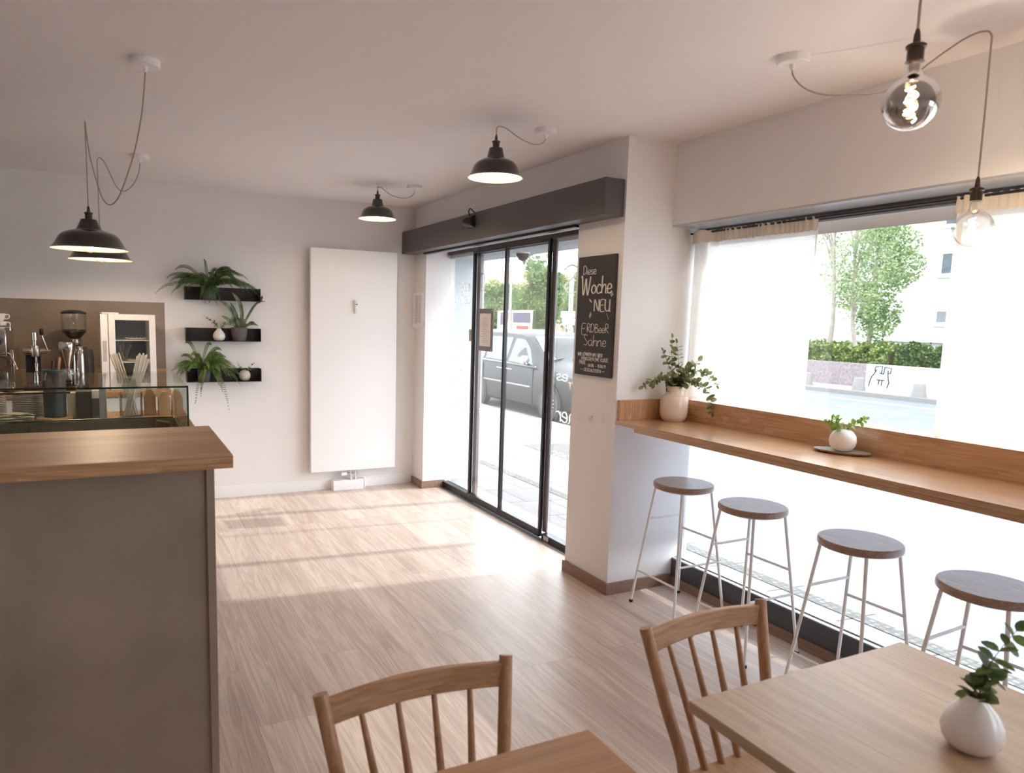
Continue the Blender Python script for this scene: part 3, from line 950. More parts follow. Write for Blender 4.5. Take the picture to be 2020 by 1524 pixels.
def shade_lamp(label, rx, ry, hx, hy, swag, ztip, zrim, R, energy):
    t = thing('pendant_lamp', label, 'pendant lamp', (hx, hy, zrim), 'black enamel pendant lamps')
    rose(t, rx, ry)
    hook(t, hx, hy)
    path = spline([(rx, ry, H - .045)] + swag, 5) + [(hx, hy, ztip + .03), (hx, hy, ztip - .004)]
    mb = MB(); mb.tube(path, .0034, 7); mb.build('cord', M['cord'], t)
    k = (ztip - zrim)
    zn = zrim + .155 * (k / .22)
    socket(t, hx, hy, ztip, zn - .004)
    s = R / .155
    zz = k / .22
    out = [(.026, zn), (.037 * s ** .5, zn - .004), (.041 * s ** .6, zn - .02), (.050 * s, zrim + .102 * zz), (.056 * s, zrim + .100 * zz), (.058 * s, zrim + .096 * zz),
           (.082 * s, zrim + .090 * zz), (.105 * s, zrim + .078 * zz), (.119 * s, zrim + .064 * zz), (.125 * s, zrim + .052 * zz), (.132 * s, zrim + .036 * zz), (.142 * s, zrim + .014 * zz), (.151 * s, zrim + .003), (.155 * s, zrim)]
    inn = [(r - .0025, z - .0015) for r, z in reversed(out[1:])]
    mb = MB()
    mb.lathe(out, (hx, hy, 0), 48, close=True)
    mb.cur = 1
    mb.lathe([(.155 * s, zrim)] + inn + [(.001, zn - .008)], (hx, hy, 0), 48, close=True)
    mb.build('lamp_shade', [M['shade'], M['shade_in']], t, angle=50)
    mb = MB()
    mb.lathe([(.013, zn - .01), (.014, zrim + .10 * zz), (.03, zrim + .068 * zz), (.042, zrim + .03), (.040, zrim + .008), (.028, zrim - .010), (.012, zrim - .018), (.001, zrim - .02)], (hx, hy, 0), 24, close=True)
    mb.build('light_bulb', M['clear_bulb'], t)
    mb = MB()
    mb.tube([(hx + .010 * math.cos(a * .9), hy + .010 * math.sin(a * .9), zrim + .012 + a * .0028) for a in range(18)], .0018, 5)
    mb.build('filament', M['bulb_glow'], t)
    point('lamp_light', (hx, hy, zrim + .045), energy * .3, .03, t)
    return t


SW_A = [(-2.491, -3.13, 2.640), (-2.498, -3.097, 2.561), (-2.509, -3.048, 2.476), (-2.536, -2.928, 2.357), (-2.577, -2.748, 2.247), (-2.608, -2.607, 2.189), (-2.643, -2.454, 2.176), (-2.675, -2.31, 2.222), (-2.7, -2.199, 2.314), (-2.732, -2.058, 2.471), (-2.747, -1.985, 2.605), (-2.751, -1.968, 2.672), (-2.753, -1.963, 2.664)]
SW_B = [(-2.452, -1.067, 2.640), (-2.467, -1.061, 2.569), (-2.5, -1.047, 2.5), (-2.554, -1.023, 2.458), (-2.6, -1.003, 2.487), (-2.643, -0.984, 2.585), (-2.672, -0.972, 2.650), (-2.70, -0.959, 2.675), (-2.714, -0.953, 2.655)]
SW_C = [(-0.449, -1.088, 2.645), (-0.477, -1.077, 2.612), (-0.533, -1.054, 2.598), (-0.609, -1.025, 2.614), (-0.666, -1.002, 2.65), (-0.70, -0.99, 2.676), (-0.722, -0.98, 2.67)]
SW_D = [(-0.467, -3.086, 2.645), (-0.485, -3.085, 2.625), (-0.532, -3.082, 2.612), (-0.595, -3.079, 2.623), (-0.658, -3.075, 2.65), (-0.71, -3.072, 2.676), (-0.752, -3.07, 2.68), (-0.766, -3.069, 2.665)]
shade_lamp('black enamel pendant nearer the viewer of the two over the glass counter', -2.49, -3.134, -2.753, -1.963, SW_A, 2.222, 1.985, .200, 15)
shade_lamp('black enamel pendant behind the other over the coffee counter, partly hidden', -2.451, -1.068, -2.714, -.953, SW_B, 2.225, 1.992, .203, 15)
shade_lamp('black enamel pendant in the back corner beside the radiator', -.448, -1.088, -.722, -.98, SW_C, 2.652, 2.428, .152, 10)
shade_lamp('black enamel pendant in front of the sliding door, short cord to its rose', -.466, -3.086, -.766, -3.069, SW_D, 2.635, 2.410, .150, 10)


def globe_lamp(label, hx, hy, ztip, zsock, rad, glass, path, energy, rose_xy=None, with_hook=True, lit=1.0):
    t = thing('globe_pendant', label, 'pendant lamp', (hx, hy, zsock), 'bare globe bulb pendants')
    if rose_xy:
        rose(t, *rose_xy)
    if with_hook:
        hook(t, hx, hy)
    mb = MB(); mb.tube(path, .0034, 7); mb.build('cord', M['cord'], t)
    socket(t, hx, hy, ztip, zsock)
    zc = zsock - .035 - rad * .95
    mb = MB()
    prof = [(.014, zsock + .004), (.0155, zsock - .018), (.022, zsock - .034)]
    a0 = math.asin(min(.99, .03 / rad))
    for i in range(15):
        a = a0 + (PI - a0) * i / 14
        prof.append((max(rad * math.sin(a), 1e-4), zc + rad * math.cos(a)))
    mb.lathe(prof, (hx, hy, 0), 40, close=True)
    gl = mb.build('glass_globe', glass, t, angle=80)
    mb = MB()
    mb.lathe([(.0135, zsock), (.0125, zsock - .02), (.006, zsock - .034), (.004, zsock - .06)], (hx, hy, 0), 14)
    mb.build('bulb_stem', M['clear_bulb'], t)
    mb = MB()
    n_ = 70
    mb.tube([(hx + .013 * math.cos(a * 6 * PI / n_) * (1 - .25 * abs(a / n_ - .5)), hy + .013 * math.sin(a * 6 * PI / n_), zc + .042 - .085 * a / n_) for a in range(n_ + 1)], .0024, 6)
    mb.build('spiral_filament', M['filament'], t)
    point('lamp_light', (hx, hy, zc), energy * .6, .005, t)
    return t


SW_E = [(-0.217, -4.507, 2.64), (-0.211, -4.516, 2.617), (-0.197, -4.54, 2.584), (-0.175, -4.578, 2.555), (-0.147, -4.626, 2.536), (-0.098, -4.709, 2.522), (-0.072, -4.752, 2.518), (-0.047, -4.795, 2.525), (-0.009, -4.861, 2.564), (0.021, -4.911, 2.607), (0.057, -4.972, 2.655), (0.081, -5.014, 2.677), (0.099, -5.045, 2.678), (0.106, -5.056, 2.66)]
EX, EY = 0.076, -5.078
globe_lamp('clear globe bulb on a fabric cord in front of the right curtain', EX, EY, 2.183, 2.10, .066, M['clear_bulb'],
           spline([(-.217, -4.506, H - .045)] + SW_E, 5) + [(0.100, -5.060, 2.60), (0.088, -5.070, 2.40), (EX, EY, 2.25), (EX, EY, 2.178)], 5, (-.217, -4.506), False)
FX, FY = -.892, -5.452
globe_lamp('smoked mirror globe bulb with glowing spiral hanging above the table', FX, FY, 2.362, 2.287, .0635, M['smoke_glass'], [(FX, FY, H), (FX, FY, 2.6), (FX, FY, 2.357)], 6)

# ================================================================ plants
def fern(t, base, spread, n, seed, rise, mat, droop=1.0, length=(.2, .34), xr=(-1, 1), yr=(-1, .15)):
    rnd = random.Random(seed)
    mb = MB()
    st = MB()
    for i in range(n):
        ax = rnd.uniform(*xr) * spread
        ay = rnd.uniform(*yr) * spread * .55
        L_ = rnd.uniform(*length)
        up = rise * rnd.uniform(.55, 1.25)
        hd = Vector((ax, ay, 0))
        hl = hd.length
        hd = hd.normalized() if hl > 1e-4 else Vector((1, 0, 0))
        out = L_ * (0.35 + .65 * min(1, hl / spread))
        pts = []
        for k in range(13):
            s_ = k / 12
            z = up * (2.1 * s_ - 1.25 * s_ * s_) * (1.1 - .5 * hl / spread) - droop * rnd.uniform(.94, 1.06) * .16 * (hl / spread) * s_ ** 2.4
            q_ = Vector(base) + hd * (out * (s_ ** .85)) + Vector((0, 0, z))
            q_.y = min(q_.y, -.012)
            pts.append(q_)
        st.tube(pts, [.0014 - .0009 * j / 12 for j in range(13)], 4, cap=False)
        fine = spline(pts, 3)
        roll = Vector((rnd.uniform(-.3, .3), -1, rnd.uniform(-.1, .9)))
        m_ = len(fine)
        for j in range(3, m_ - 1):
            d = (fine[min(j + 1, m_ - 1)] - fine[j - 1]).normalized()
            sd = d.cross(roll)
            sd = sd.normalized() if sd.length > .1 else Vector((0, 0, 1))
            u_ = sd.cross(d).normalized()
            f_ = j / m_
            w_ = .017 * min(1, (1 - f_) * 3.2 + .12) * (.9 + .2 * rnd.random())
            for sg in (-1, 1):
                mb.leaf(fine[j], sd * sg + d * .3 - u_ * .15, u_, w_, .0075, 0.05, 'oval')
    mb.build('foliage', mat, t, angle=180)
    st.build('frond_stems', M['stem'], t)


def pot(t, c, rt, rb, h, mat, name='pot', soil=True):
    mb = MB()
    mb.lathe([(.001, 0), (rb - .004, 0), (rb, .004), ((rb + rt) / 2 + .003, h * .5), (rt, h - .003), (rt - .001, h), (rt - .006, h), (rt - .008, h - .015), (.001, h - .016)], c, 36, close=True)
    mb.build(name, mat, t)
    if soil:
        mb = MB(); mb.lathe([(rt - .0085, h - .0155), (rt * .5, h - .011), (.001, h - .009)], c, 24, close=True); mb.build('soil', M['soil'], t)


def sprig(mb, st, pts, size, rnd, start=.25, step=.02, kind='round', pair=True, jitter=.35):
    """a stem with paired round leaves"""
    P = spline(pts, 8)
    st.tube(P, [.0017 - .001 * i / (len(P) - 1) for i in range(len(P))], 5)
    acc = 0.0
    tot = sum((P[i + 1] - P[i]).length for i in range(len(P) - 1))
    run = 0.0
    for i in range(len(P) - 1):
        sl = (P[i + 1] - P[i]).length
        run += sl
        acc += sl
        if run < tot * start or acc < step:
            continue
        acc = 0
        d = (P[i + 1] - P[i]).normalized()
        a = rnd.uniform(0, 6.28)
        u = d.orthogonal().normalized()
        w_ = d.cross(u)
        for sg in ((0, PI) if pair else (rnd.choice((0, PI)),)):
            dv = u * math.cos(a + sg) + w_ * math.sin(a + sg)
            dd = dv + d * rnd.uniform(.1, .8) + Vector((rnd.uniform(-1, 1), rnd.uniform(-1, 1), rnd.uniform(-1, 1))) * jitter
            nn = d * .8 + Vector((rnd.uniform(-1, 1), rnd.uniform(-1, 1), rnd.uniform(-.2, 1))) * .7
            s_ = size * rnd.uniform(.7, 1.15) * (1.05 - .35 * run / tot)
            mb.leaf(P[i], dd, nn, s_, s_ * (.85 if kind == 'round' else .4), .1, kind)
    mb.leaf(P[-1], P[-1] - P[-2], (1, 0, .3), size * .6, size * .45, .1, kind)


# wall shelves
SHX0, SHX1 = -2.106, -1.491
for z, lb in ((1.754, 'top black steel wall shelf carrying the large fern'), (1.405, 'middle black steel wall shelf with white bud vase and staghorn fern'), (1.055, 'lowest black steel wall shelf with drooping fern and round vase')):
    t = thing('wall_shelf', lb, 'shelf', ((SHX0 + SHX1) / 2, -.06, z), 'black steel wall shelves')
    mb = MB(); mb.box(SHX0, SHX1, -.12, 0, z, z + .003); mb.build('shelf_board', M['shelf'], t)
    mb = MB(); mb.box(SHX0, SHX1, -.003, 0, z + .003, z + .112); mb.build('back_plate', M['shelf'], t)
    for x_ in (SHX0, SHX1 - .003):
        mb = MB()
        mb.prism([(-.12, z + .003), (-.12, z + .104), (-.112, z + .112), (-.003, z + .112), (-.003, z + .003)], lambda a, b_, d: (d, a, b_), x_, x_ + .003)
        mb.build('side_cheek', M['shelf'], t)
    for x_ in (SHX0 + .08, SHX1 - .095):
        mb = MB(); mb.lathe([(.008, 0), (.008, .002), (.005, .004)], mat=Matrix.Translation((x_, -.003, z + .062)) @ Matrix.Rotation(PI / 2, 4, 'X'), n=14); mb.build('screw', M['shelf'], t)

t = thing('potted_fern', 'bushy dark green fern in grey pot on the top wall shelf', 'potted plant', (-1.915, -.068, 1.757), 'potted ferns on the wall shelves')
pot(t, (-1.915, -.066, 1.757), .066, .05, .115, M['grey_pot'])
fern(t, (-1.915, -.066, 1.866), .36, 50, 4, .20, M['fern_dark'], .95, (.27, .50))
fern(t, (-1.915, -.085, 1.865), .16, 9, 51, .05, M['fern_dark'], 1.3, (.12, .22), (-.8, .8), (-1.6, -.8))
t = thing('potted_fern', 'light green fern hanging down in front of the lowest wall shelf', 'potted plant', (-1.965, -.064, 1.058), 'potted ferns on the wall shelves')
pot(t, (-1.965, -.064, 1.058), .055, .045, .105, M['grey_pot'])
fern(t, (-1.965, -.066, 1.155), .28, 44, 11, .17, M['fern'], 1.2, (.2, .36))
fern(t, (-1.99, -.085, 1.16), .09, 7, 23, .38, M['fern'], .2, (.18, .24))
fern(t, (-1.93, -.10, 1.15), .10, 6, 31, .05, M['fern'], 2.3, (.16, .2), (-.7, .9), (-1, -.5))

t = thing('staghorn_fern', 'staghorn fern with antler fronds in grey pot on the middle shelf', 'potted plant', (-1.667, -.064, 1.408))
pot(t, (-1.667, -.064, 1.408), .069, .054, .118, M['grey_pot'])
mb = MB()
rnd = random.Random(8)


def strap(pts, w, tip=.25, tw=(0, -1, .3)):
    P = spline(pts, 6)
    n_ = len(P)
    vs_ = []
    for i, p in enumerate(P):
        d = (P[min(i + 1, n_ - 1)] - P[max(i - 1, 0)]).normalized()
        sd = d.cross(Vector(tw)).normalized()
        s_ = i / (n_ - 1)
        ww = w * .62 * (.45 + 1.1 * math.sin(PI * min(1, s_ * .85 + .1))) * (1 if s_ < .8 else max(tip, 1 - (s_ - .8) * 4))
        up = sd.cross(d) * (ww * .18)
        vs_ += [p - sd * ww / 2 + up, p, p + sd * ww / 2 + up]
    fs = []
    for i in range(n_ - 1):
        a = i * 3
        fs += [(a, a + 1, a + 4, a + 3), (a + 1, a + 2, a + 5, a + 4)]
    mb.add(vs_, fs)


bx, by, bz = -1.667, -.064, 1.525
for pts, w_ in (
        ([(0, 0, 0), (-.03, -.01, .07), (-.07, -.02, .15), (-.12, -.03, .20), (-.17, -.03, .235)], .034),
        ([(0, 0, 0), (-.02, -.02, .08), (-.05, -.03, .16), (-.075, -.02, .215)], .03),
        ([(.01, 0, 0), (.02, -.02, .1), (.005, -.03, .2), (-.03, -.04, .26), (-.06, -.04, .30)], .036),
        ([(.02, 0, 0), (.06, -.02, .08), (.11, -.03, .17), (.16, -.03, .225), (.22, -.04, .235)], .022),
        ([(.16, -.03, .215), (.185, -.03, .25), (.195, -.03, .285)], .022),
        ([(0, 0, 0), (-.05, -.03, .03), (-.10, -.04, .07), (-.15, -.03, .10)], .035),
        ([(.02, -.01, 0), (.06, -.04, .025), (.11, -.05, .035), (.155, -.05, .02)], .024),
        ([(.02, -.02, 0), (.06, -.05, .02), (.09, -.06, .05), (.13, -.05, .045)], .02),
        ([(-.02, -.02, 0), (-.05, -.05, .03), (-.09, -.06, .025)], .03),
        ([(0, -.03, 0), (-.01, -.05, .05), (-.03, -.05, .085)], .05),
        ([(.02, -.03, 0), (.03, -.05, .05), (.05, -.05, .07)], .045),
        ([(-.03, -.02, 0), (-.06, -.03, .06), (-.05, -.03, .1)], .04)):
    strap([(bx + a, min(by + b_, -.012), bz + c_) for a, b_, c_ in pts], w_)
mb.build('antler_fronds', M['stag'], t, angle=180)


def vase_lathe(t, prof, c, mat, n=40, name='vase_body'):
    mb = MB()
    inner = [(max(r - .004, .001), z - .001 if i else z) for i, (r, z) in enumerate(reversed(prof[-3:]))]
    mb.lathe(prof + inner[1:] + [(.001, inner[-1][1] - .002)], c, n, close=True)
    mb.build(name, mat, t)


t = thing('bud_vase', 'white teardrop bud vase with eucalyptus sprig on the middle shelf', 'vase', (-1.836, -.064, 1.408))
vase_lathe(t, [(.001, 0), (.025, 0), (.042, .012), (.052, .036), (.048, .06), (.034, .082), (.020, .098), (.016, .106), (.018, .110)], (-1.836, -.064, 1.408), M['white_ceramic'])
mb, st = MB(), MB()
rnd = random.Random(2)
q = lambda *p: [(-1.836 + a, -.064 + b_, 1.408 + c_) for a, b_, c_ in p]
sprig(mb, st, q((0, 0, .09), (-.03, -.01, .14), (-.07, -.02, .18), (-.125, -.02, .215)), .030, rnd, .2, .012)
sprig(mb, st, q((0, 0, .09), (.03, -.01, .13), (.06, -.02, .155), (.09, -.02, .15)), .030, rnd, .25, .012)
mb.build('leaves', M['euca'], t, angle=180); st.build('stems', M['stem'], t)

t = thing('round_vase', 'small grey ball vase with eucalyptus on the lowest wall shelf', 'vase', (-1.626, -.064, 1.058))
vase_lathe(t, [(.001, 0), (.018, 0), (.036, .010), (.047, .03), (.05, .048), (.046, .068), (.034, .085), (.02, .094), (.016, .096)], (-1.626, -.064, 1.058), M['taupe_vase'])
mb, st = MB(), MB()
q = lambda *p: [(-1.626 + a, -.064 + b_, 1.058 + c_) for a, b_, c_ in p]
sprig(mb, st, q((0, 0, .08), (-.03, -.01, .115), (-.055, -.02, .14), (-.06, -.02, .16)), .026, rnd, .2, .016)
sprig(mb, st, q((0, 0, .08), (.02, -.02, .105), (.045, -.02, .13), (.075, -.02, .155)), .026, rnd, .2, .016)
sprig(mb, st, q((0, 0, .08), (.03, -.02, .10), (.06, -.03, .105)), .024, rnd, .3, .016)
mb.build('leaves', M['euca'], t, angle=180); st.build('stems', M['stem'], t)

# big vase on the bar
VX, VY, VZ = .338, -3.345, 1.0752
t = thing('bottle_vase', 'cream stepped ceramic vase with eucalyptus branches at the bar end', 'vase', (VX, VY, VZ))
vase_lathe(t, [(.001, 0), (.056, 0), (.058, .004), (.07, .014), (.079, .032), (.0815, .055), (.0815, .142), (.077, .150), (.058, .156), (.053, .163), (.052, .205), (.054, .210)], (VX, VY, VZ), M['ceramic'], 48)
mb, st = MB(), MB()
rnd = random.Random(5)
# axes: r = to the right in the room (x + a little -y), so branches fan across the view
q = lambda *p: [(VX + a * (.48 if a > 0 else .9) + b_ * .2, VY - a * (.85 if a > 0 else .42) + min(b_, .02) * .9, VZ + .19 + c_) for a, b_, c_ in p]
for pts, sz in (
        (q((0, 0, 0), (-.02, 0, .10), (-.03, 0, .2), (-.03, .01, .3)), .040),
        (q((0, 0, 0), (-.01, .02, .09), (-.05, .02, .17), (-.075, .03, .22)), .036),
        (q((0, 0, 0), (.01, -.02, .09), (.01, 0, .19), (.005, .02, .27)), .040),
        (q((0, 0, 0), (-.06, -.02, .06), (-.13, -.03, .06), (-.205, -.03, .015)), .042),
        (q((0, 0, 0), (-.05, .02, .05), (-.09, .03, .065), (-.12, .04, .02)), .034),
        (q((0, 0, 0), (.05, 0, .09), (.10, .0, .14), (.13, .0, .175)), .050),
        (q((0, 0, 0), (.05, .02, .08), (.11, .01, .12), (.17, .0, .11), (.22, 0, .07), (.245, 0, .04)), .034),
        (q((0, 0, 0), (.06, -.02, .05), (.12, -.02, .05), (.17, -.02, .02), (.205, -.02, -.04), (.22, -.02, -.12)), .036),
        (q((0, 0, 0), (.03, -.03, .06), (.07, -.04, .08), (.10, -.05, .05)), .040),
        (q((0, 0, 0), (-.02, -.03, .05), (-.04, -.05, .08)), .044),
        (q((0, 0, 0), (.02, -.03, .07), (.03, -.05, .12)), .044),
        (q((0, 0, 0), (.0, .04, .06), (.02, .06, .11)), .042)):
    sprig(mb, st, pts, sz * 1.3, rnd, .12, .019, 'round')
mb.build('leaves', M['euca'], t, angle=180); st.build('stems', M['stem'], t)

# ball vase on an oval plate
PX, PY = .360, -4.448
t = tag(bpy.data.objects.new('serving_plate', None), 'flat sage oval plate under the white ball vase on the bar', 'plate')
C.objects.link(t); t.location = (PX, PY, 1.0752); WL[t] = Vector((PX, PY, 1.0752))
rot = Matrix.Translation((PX, PY, 1.0752)) @ Matrix.Rotation(math.radians(-68), 4, 'Z')
mb = MB(); mb.lathe([(.001, .007), (.112, .007), (.122, .0125), (.1215, .0135), (.108, .0095), (.001, .009)], n=48, sx=1.0, sy=.55, mat=rot, close=True); mb.build('plate_glaze', M['plate_grey'], t)
mb = MB(); mb.lathe([(.001, 0), (.095, 0), (.113, .0045), (.1225, .0118), (.112, .0068), (.001, .0068)], n=48, sx=1.0, sy=.55, mat=rot, close=True); mb.build('plate_base', M['plate_rim'], t)
BZ = 1.0852
t = thing('ball_vase', 'matte white ball vase with green sprig on the oval plate', 'vase', (PX, PY, BZ))
vase_lathe(t, [(.001, 0), (.022, 0), (.040, .008), (.054, .026), (.058, .048), (.054, .072), (.042, .090), (.026, .101), (.02, .104)], (PX, PY, BZ), M['matte_white'])
mb, st = MB(), MB()
q = lambda *p: [(PX + a * .9 + b_ * .44, PY - a * .44 + b_ * .9, BZ + .09 + c_) for a, b_, c_ in p]
rnd = random.Random(12)
sprig(mb, st, q((0, 0, 0), (-.03, 0, .035), (-.06, 0, .055), (-.078, 0, .05)), .040, rnd, .3, .013, 'round')
sprig(mb, st, q((0, 0, 0), (-.02, .02, .04), (-.035, .02, .06)), .036, rnd, .3, .013, 'round')
sprig(mb, st, q((0, 0, 0), (.03, 0, .025), (.06, 0, .04), (.095, 0, .06)), .034, rnd, .25, .014, 'round')
mb.build('leaves', M['euca_fresh'], t, angle=180); st.build('stems', M['stem'], t)

# ================================================================ bar stools
def make_stool(label):
    t = thing('bar_stool', label, 'bar stool', (0, 0, 0), 'wooden seat bar stools along the window bar')
    mb = MB()
    mb.lathe([(.001, .716), (.158, .716), (.165, .719), (.168, .724), (.168, .742), (.166, .747), (.161, .75), (.001, .75)], n=64, close=True)
    mb.build('seat', M['stool_seat'], t, angle=28)
    mb = MB(); mb.lathe([(.13, .706), (.13, .7158), (.118, .7158), (.118, .706)], n=40); mb.build('seat_ring', M['white_metal'], t)
    T, B = .108, .183
    for sx, sy in ((-1, 1), (-1, -1), (1, -1), (1, 1)):
        mb = MB(); mb.tube([(sx * T, sy * T, .716), (sx * B, sy * B, .012)], .0075, 12)
        lg = mb.build('leg', M['white_metal'], t)
        mb = MB(); mb.lathe([(.010, 0), (.012, .003), (.012, .012), (.008, .016)], (sx * B, sy * B, 0), 14); mb.build('foot_cap', M['rubber'], lg)

    def at(sx, sy, z):
        k = (z - .012) / .704
        r_ = B + (T - B) * k
        return (sx * r_, sy * r_, z)
    for a, b_, z in (((-1, 1), (-1, -1), .20), ((-1, -1), (1, -1), .31), ((1, -1), (1, 1), .435), ((1, 1), (-1, 1), .52)):
        mb = MB(); mb.tube([at(*a, z), at(*b_, z)], .0068, 10); mb.build('foot_rail', M['white_metal'], t)
    return t


stool = make_stool('white legged bar stool with round wood seat closest to the pillar')
stool.location = (.252, -3.557, 0)
dup(stool, (.232, -4.076, 0), 0.0, 'second bar stool from the pillar, white legs and round wood seat')
dup(stool, (.205, -4.684, 0), 0.0, 'third bar stool from the pillar, standing just behind the nearest table corner')
dup(stool, (.140, -5.235, 0), 0.05, 'bar stool farthest from the pillar, cut off by the photo edge')

# ================================================================ tables and chairs
def make_table(label, x0, x1, y0, y1, mat):
    cx, cy = (x0 + x1) / 2, (y0 + y1) / 2
    t = thing('cafe_table', label, 'table', (cx, cy, 0), 'oak cafe tables')
    mb = MB(); mb.box(x0, x1, y0, y1, .712, .74); mb.build('table_top', mat, t, bevel=.003)
    cy -= .08
    mb = MB(); mb.tube([(cx, cy, .014), (cx, cy, .695)], .03, 20); mb.build('column', M['frame'], t)
    mb = MB(); mb.box(cx - .19, cx + .19, cy - .15, cy + .15, .0, .014); mb.build('foot_plate', M['frame'], t, bevel=.004)
    mb = MB(); mb.box(cx - .2, cx + .2, cy - .03, cy + .03, .695, .712); mb.box(cx - .03, cx + .03, cy - .2, cy + .2, .695, .712); mb.build('top_bracket', M['frame'], t)
    return t


make_table('light oak cafe table carrying the pear shaped bud vase', -1.417, -.60, -6.19, -5.385, M['oak_table'])
make_table('oak cafe table corner at the bottom edge beside the left chair', -2.53, -1.713, -6.19, -5.386, M['oak_table_b'])


def make_chair(label):
    t = thing('dining_chair', label, 'chair', (0, 0, 0), 'oak spindle back chairs')

    def ybk(z):
        return .222 + .30 * (z - .41) if z > .41 else .222 + .065 * (.41 - z) / .41
    for sx in (-1, 1):
        pts = [(sx * .205, ybk(0), 0), (sx * .188, ybk(.2), .2), (sx * .176, ybk(.41), .41), (sx * .206, ybk(.6), .6), (sx * .238, ybk(.805), .805)]
        P = spline(pts, 4)
        rs = [.0125 + .0045 * min(1, i / 8) for i in range(len(P))]
        mb = MB(); mb.tube(P, rs, 18); mb.build('back_post', M['oak_chair'], t)
    # curved top rail
    mb = MB()

    def rail(u, s, zt):
        x = -.228 + .456 * u
        z = zt
        return (x, ybk(.765) + .026 * math.sin(PI * u) + s, z)
    n_ = 20
    vs_, fs = [], []
    for i in range(n_ + 1):
        u = i / n_
        for s, zt in ((-.010, .733), (.010, .733), (.017, .792), (-.002, .792)):
            vs_.append(rail(u, s, zt + .006 * math.sin(PI * u)))
    for i in range(n_):
        for j in range(4):
            a, b_ = i * 4 + j, i * 4 + (j + 1) % 4
            fs.append((a, b_, b_ + 4, a + 4))
    mb.add(vs_, fs); mb.build('top_rail', M['oak_chair_x'], t, bevel=.003)
    for k in range(4):
        u = (k + 1) / 5
        xt, xb = -.234 + .468 * u, -.166 + .332 * u
        yt = ybk(.765) + .026 * math.sin(PI * u) + .002
        mb = MB(); mb.tube([(xb, ybk(.41) - .004, .41), ((xb * .6 + xt * .4), (ybk(.41) * .6 + yt * .4) - .002, .545), (xt, yt, .738)], [.0108, .0105, .0068], 12); mb.build('spindle', M['oak_chair'], t)
    # seat, a little wider at the front
    mb = MB()
    poly = []
    for x, y in ((-.15, .232), (.15, .232), (.176, .20), (.235, -.19), (.215, -.215), (-.215, -.215), (-.235, -.19), (-.176, .20)):
        poly.append((x, y))
    mb.prism(poly, lambda a, b_, d: (a, b_, d), .394, .413)
    mb.build('seat', M['chair_seat'], t, bevel=.004)
    for sx in (-1, 1):
        mb = MB(); mb.tube([(sx * .195, -.185, .394), (sx * .215, -.205, 0)], [.0165, .0125], 16); mb.build('front_leg', M['oak_chair'], t)
        mb = MB(); mb.tube([(sx * .205, -.196, .2), (sx * .188, ybk(.2), .2)], .008, 10); mb.build('stretcher', M['oak_chair'], t)
    mb = MB(); mb.box(-.19, .19, -.192, -.172, .345, .394); mb.box(-.18, .18, .205, .222, .345, .394); mb.build('seat_rail', M['oak_chair_x'], t, bevel=.002)
    return t


chair = make_chair('oak spindle back chair on the left, tucked behind the table corner')
chair.location = (-2.015, -5.455, 0)
dup(chair, (-1.083, -5.453, 0), math.radians(3.0), 'oak spindle back chair tucked behind the table with the bud vase')

# bud vase on the near table
TX, TY = -.985, -5.79
t = thing('bud_vase', 'white pear shaped bud vase with eucalyptus sprig on the near table', 'vase', (TX, TY, .74))
vase_lathe(t, [(.001, 0), (.030, 0), (.044, .006), (.056, .022), (.0605, .042), (.057, .062), (.044, .086), (.028, .104), (.019, .114), (.0175, .120), (.019, .123)], (TX, TY, .7405), M['white_ceramic'], 48)
mb, st = MB(), MB()
rnd = random.Random(21)
q = lambda *p: [(TX + a * .9 + b_ * .44, TY - a * .44 + b_ * .9, .7405 + .105 + c_) for a, b_, c_ in p]
sprig(mb, st, q((0, 0, 0), (.012, 0, .04), (.018, 0, .08), (.045, 0, .13), (.07, 0, .165)), .050, rnd, .12, .019, 'round')
sprig(mb, st, q((0, 0, 0), (.02, .01, .03), (.045, .01, .05)), .046, rnd, .15, .014, 'round')
sprig(mb, st, q((0, 0, 0), (-.005, 0, .03), (.0, .0, .055)), .046, rnd, .15, .014, 'round')
mb.build('leaves', M['euca_dark'], t, angle=180); st.build('stems', M['stem'], t)

# ================================================================ service counter
t = thing('service_counter', 'front counter with oak top and grey plaster panel on the left', 'counter', (-3.4, -3.95, 0))
mb = MB(); mb.box(-4.6, -2.315, -4.275, -3.62, 1.158, 1.2); mb.build('worktop', M['oak_counter'], t, bevel=.002)
mb = MB(); mb.box(-4.6, -2.392, -4.205, -3.70, .0, 1.158); mb.build('front_panel', M['plaster'], t)
mb = MB(); mb.box(-2.392, -2.366, -4.215, -3.66, .0, 1.158); mb.build('end_panel', M['plaster'], t, bevel=.002)

t = thing('serving_counter', 'lower oak counter behind the plaster front, under the glass case', 'counter', (-3.4, -2.5, 0))
mb = MB()
mb.box(-4.6, -2.238, -1.785, -1.36, .955, .985)
mb.box(-2.312, -2.238, -2.95, -1.7855, .955, .985)
mb.box(-4.6, -2.3125, -3.62, -2.77, .955, .985)
mb.build('worktop', M['oak_counter_y'], t, bevel=.002)
mb = MB()
mb.box(-2.312, -2.300, -3.55, -1.42, 0, .955)
mb.box(-4.6, -2.3125, -1.45, -1.42, 0, .955)
mb.build('cabinet', M['plaster'], t)

